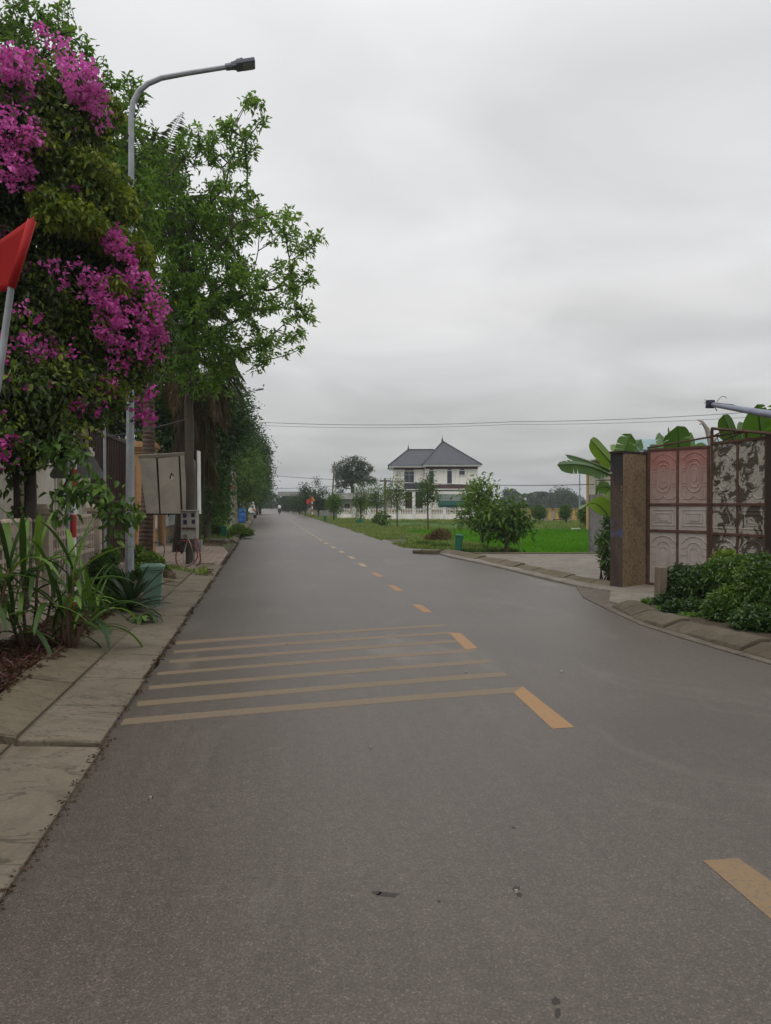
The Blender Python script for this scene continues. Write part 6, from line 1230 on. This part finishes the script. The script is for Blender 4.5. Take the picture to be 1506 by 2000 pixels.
strap_plant('tall strap leaved plant on reddish stems in front of the red and white post', tuple(at(132, 1274, .08)), [(.04, -.05, .62), (-.1, .1, .35), (.20, .05, .42), (.02, .1, .8)], 9, .74, .062, 3)
strap_plant('dense dark strap leaved plant filling the corner beside the left picket fence', tuple(at(55, 1275, .08)), [(-.05, .0, .75), (.02, .15, .9), (-.3, .1, .6), (-.1, -.1, .4), (.2, .1, .6)], 9, .82, .062, 4)
strap_plant('strap leaved plant at the very left edge with long leaves reaching across the fence', tuple(at(-45, 1290, .08)), [(.0, .0, .7), (.2, .2, .85)], 9, .9, .064, 6)
strap_plant('small strap leaved tuft at the foot of the fence beyond the tall strap leaved plant', tuple(at(165, 1235, .08)), [(.0, .0, .35), (.1, .1, .25)], 10, .6, .045, 7)
t = thing('agave', 'dark green agave with broad pointed leaves beside the faded green bin', 'agave', tuple(at(253, 1197, .06))); rr = random.Random(8); sp = []
for k in range(34):
    az = k*2.4; el = .15+1.25*(k/34); sp.append((Vector(t.location)+Vector((0, 0, .02+.10*k/34)), (math.cos(az)*math.cos(el), math.sin(az)*math.cos(el), math.sin(el)), .62*rr.uniform(.75, 1.15), .085, rr.uniform(.2, .9)*(1.3-k/34)))
ribbons('leaves', sp, M['agave'], t, 9)
t = thing('spiky_plant', 'spiky plant with pointed leaves growing on top of the ochre pillar cap', 'plant', tuple(W(288, 868, 22.6))); sp = []
for k in range(46):
    az = k*2.4; el = .1+1.3*(k/46); sp.append((Vector(t.location), (math.cos(az)*math.cos(el), math.sin(az)*math.cos(el), math.sin(el)), .62*rr.uniform(.7, 1.1), .05, rr.uniform(.1, .6)))
ribbons('leaves', sp, M['l_mid'], t, 19)
t = thing('aloe', 'pale edged aloe leaves drooping over the kerb at the foot of the bin', 'aloe', tuple(at(278, 1208, .1))); sp = []
for k in range(12):
    az = k*2.4; el = rr.uniform(.2, .9); sp.append((Vector(t.location), (math.cos(az)*math.cos(el), math.sin(az)*math.cos(el), math.sin(el)), .32*rr.uniform(.7, 1.1), .07, rr.uniform(1.5, 3)))
ribbons('leaves', sp, M['blade'], t, 29)
leafthing('shrub', 'small leafed green shrub against the far end of the picket fence', 'shrub', [pb(195, 1120, 24, 34, 11.6), pb(220, 1140, 22, 30, 11.4), pb(215, 1090, 18, 22, 11.8), pb(195, 1165, 30, 20, 10.8), pb(215, 1180, 28, 16, 10.4)], 4200, .075, .035, M['l_mid'], 61, tuple(at(205, 1188, .08)), tc=lambda P: -.2)
leafthing('shrub', 'low light green shrub behind the faded green bin', 'shrub', [pb(292, 1098, 26, 18, 15.2), pb(310, 1110, 18, 12, 15.0), pb(272, 1085, 14, 18, 15.6), pb(283, 1115, 26, 14, 14.6)], 2600, .10, .038, M['l_lime'], 62, tuple(rd(-2.6, 14.9, .03)), tc=lambda P: -.15)
leafthing('shrub', 'low dark shrub in the planting bed in front of the fence', 'shrub', [pb(185, 1195, 32, 16, 9.9), pb(225, 1195, 22, 14, 10.2), pb(160, 1205, 26, 12, 9.5)], 2600, .055, .03, M['l_mid'], 63, tuple(at(190, 1212, .08)), tc=lambda P: -.25)
leafthing('dry_shrub', 'dry brown twiggy plant right of the faded green bin', 'shrub', [pb(325, 1128, 16, 18, 14.6), pb(330, 1145, 14, 12, 14.0)], 700, .06, .012, M['l_brown'], 64, tuple(rd(-1.9, 14.6, .05)))
leafthing('shrub', 'yellow green weeds and shrub left of the dark green bin', 'shrub', [pb(410, 1030, 20, 14, 33.5), pb(425, 1025, 14, 16, 33.5), pb(400, 1038, 14, 8, 33)], 2200, .12, .05, M['l_lime'], 65, (X(410, 33.5), 33.5, 0), tc=lambda P: -.1)
leafthing('shrub', 'low weeds spilling onto the road past the dark green bin on the left', 'weeds', [pb(480, 1040, 16, 8, 33.5, .6), pb(465, 1035, 14, 12, 36, .6), pb(450, 1042, 10, 8, 33.5, .5)], 2600, .11, .04, M['l_lime'], 66, (X(470, 34.5), 34.5, 0), tc=lambda P: -.2)
leafthing('shrub', 'big leaved green plant by the foot of the brown utility pole', 'plant', [pb(745, 1012, 14, 12, 58, .4), pb(738, 1018, 12, 7, 57, .4), pb(755, 1020, 9, 7, 57, .3)], 260, .38, .18, M['l_mid'], 67, (X(745, 58), 58, Zp))
leafthing('dry_shrub', 'reddish dry brush on the verge left of the tilting bin', 'shrub', [pb(862, 1045, 20, 12, 31, .5), pb(845, 1052, 16, 9, 31, .5)], 2200, .12, .02, M['l_brown'], 68, (X(858, 31), 31, 0))
leafthing('shrub', 'low dark weeds around the foot of the tilting bin', 'weeds', [pb(860, 1068, 22, 7, 26.5, .4), pb(915, 1077, 18, 4, 24.6, .3), pb(945, 1076, 18, 4, 24.4, .3), pb(830, 1062, 20, 6, 28, .4)], 3600, .08, .03, M['l_mid'], 69, (X(890, 25.6), 25.6, 0))
leafthing('sapling', 'slender leafy sapling standing against the left side of the weathered pillar', 'sapling', [pb(1180, 1065, 11, 30, 14.6, .2), pb(1184, 1100, 9, 20, 14.5, .18), pb(1188, 1030, 9, 20, 14.8, .2)], 420, .15, .045, M['l_dark'], 70, (X(1184, 14.5), 14.5, .04), tc=lambda P: .15)
# ground cover of maroon rosettes, litter
rs = np.random.default_rng(91); cen = scatter([(-1.96, 4.2), (-1.96, 9.2), (-2.6, 9.2), (-2.65, 4.2)], 150, .08, 14)
sp = []
for c in cen:
    for k in range(14):
        az = rs.random()*6.28; el = rs.uniform(.2, 1.2); sp.append((c, (math.cos(az)*math.cos(el), math.sin(az)*math.cos(el), math.sin(el)), rs.uniform(.10, .22), .022, rs.uniform(.6, 2)))
tag(ribbons('ground_cover', sp, M['l_red'], None, 92, n=5), 'low maroon leaved ground cover along the near edge of the planting bed', 'ground cover', kind='stuff')
P = scatter([(-1.92, 3.5), (-1.92, 14), (-2.7, 14), (-2.7, 3.5)], 5200, .12, 15); P[:, 2] += rs.random(len(P))*.03; V, Fc = leaf_arrays(P, rs.normal(size=(len(P), 3))*np.array([1, 1, .3]), .05*np.ones(len(P)), .025*np.ones(len(P)), False, rs=rs)
tag(np_mesh('leaf_litter', V, Fc, M['l_brown'], None, tint=np.repeat(rs.random(len(P))*.6, 2)), 'dry brown leaf litter covering the soil of the left planting bed', 'leaf litter', kind='stuff')
P = scatter([(-1.1, 16.2), (-1.3, 19.5), (-3.2, 19.8), (-2.8, 16.5)], 2600, .04, 16); P = clumpy(P, 2.2, -.2, 5); P2 = np.concatenate([scatter([(-1.02, 4.9), (-1.02, 30), (-1.08, 30), (-1.08, 4.9)], 1100, .010, 17), scatter([(-.99, 3.0), (-.98, 5.2), (-1.06, 5.2), (-1.04, 3.0)], 160, .006, 19)]); P3 = scatter([(-1.6, 27), (-1.3, 33), (-2.6, 33), (-2.9, 28)], 1800, .04, 18); P = np.concatenate([P, P2, P3]); kq = np.where(P[:, 1] < 6, .55, 1.0); V, Fc = leaf_arrays(P, rs.normal(size=(len(P), 3))*np.array([1, 1, .3]), .05*kq, .022*kq, False, rs=rs)
tag(np_mesh('leaf_debris', V, Fc, M['l_brown'], None, tint=np.repeat(rs.random(len(P))*.35, 2)), 'swept up dead leaves and twigs along the left kerb below the meter box', 'debris', kind='stuff')
P = scatter([(-1.2, 16.5), (-1.4, 18.0), (-2.4, 18.2), (-2.3, 16.7)], 900, .04, 26); P = clumpy(P, 2.2, .3, 7); blades('kerb_weeds', P, .12, .02, M['grass'], label='dark weeds growing through the paving below the meter box', cat='weeds', seed=21)
# small stones on the road
m = MB(); rr = random.Random(12)
for px, py, s_ in ((1098, 1312, .03), (292, 1560, .018), (910, 1313, .02), (724, 1460, .012), (1010, 1745, .012), (320, 1338, .015), (560, 1258, .02)):
    c = at(px, py, .006); m.box((c.x, c.y, .006), (s_, s_*.6, .012), rz=rr.random()*3)
tag(m.build('pebbles', M['boxgrey'], origin=(0, 5, 0)), 'a few small stones and bits of leaf lying scattered on the asphalt', 'stones', kind='stuff')
# ------------------------------------------------------------------ haze
hz_m = bpy.data.materials.new('haze'); hz_m.use_nodes = True; t_ = hz_m.node_tree; t_.nodes.clear(); o_ = N(t_, 'ShaderNodeOutputMaterial'); v_ = N(t_, 'ShaderNodeVolumePrincipled')
v_.inputs['Color'].default_value = (.86, .93, 1.0, 1); v_.inputs['Density'].default_value = .0006; v_.inputs['Anisotropy'].default_value = .3; t_.links.new(v_.outputs[0], o_.inputs['Volume'])
m = MB(); m.box((0, 650, 7.0), (3200, 1800, 18.5)); hzo = m.build('haze', hz_m); tag(hzo, kind='stuff')
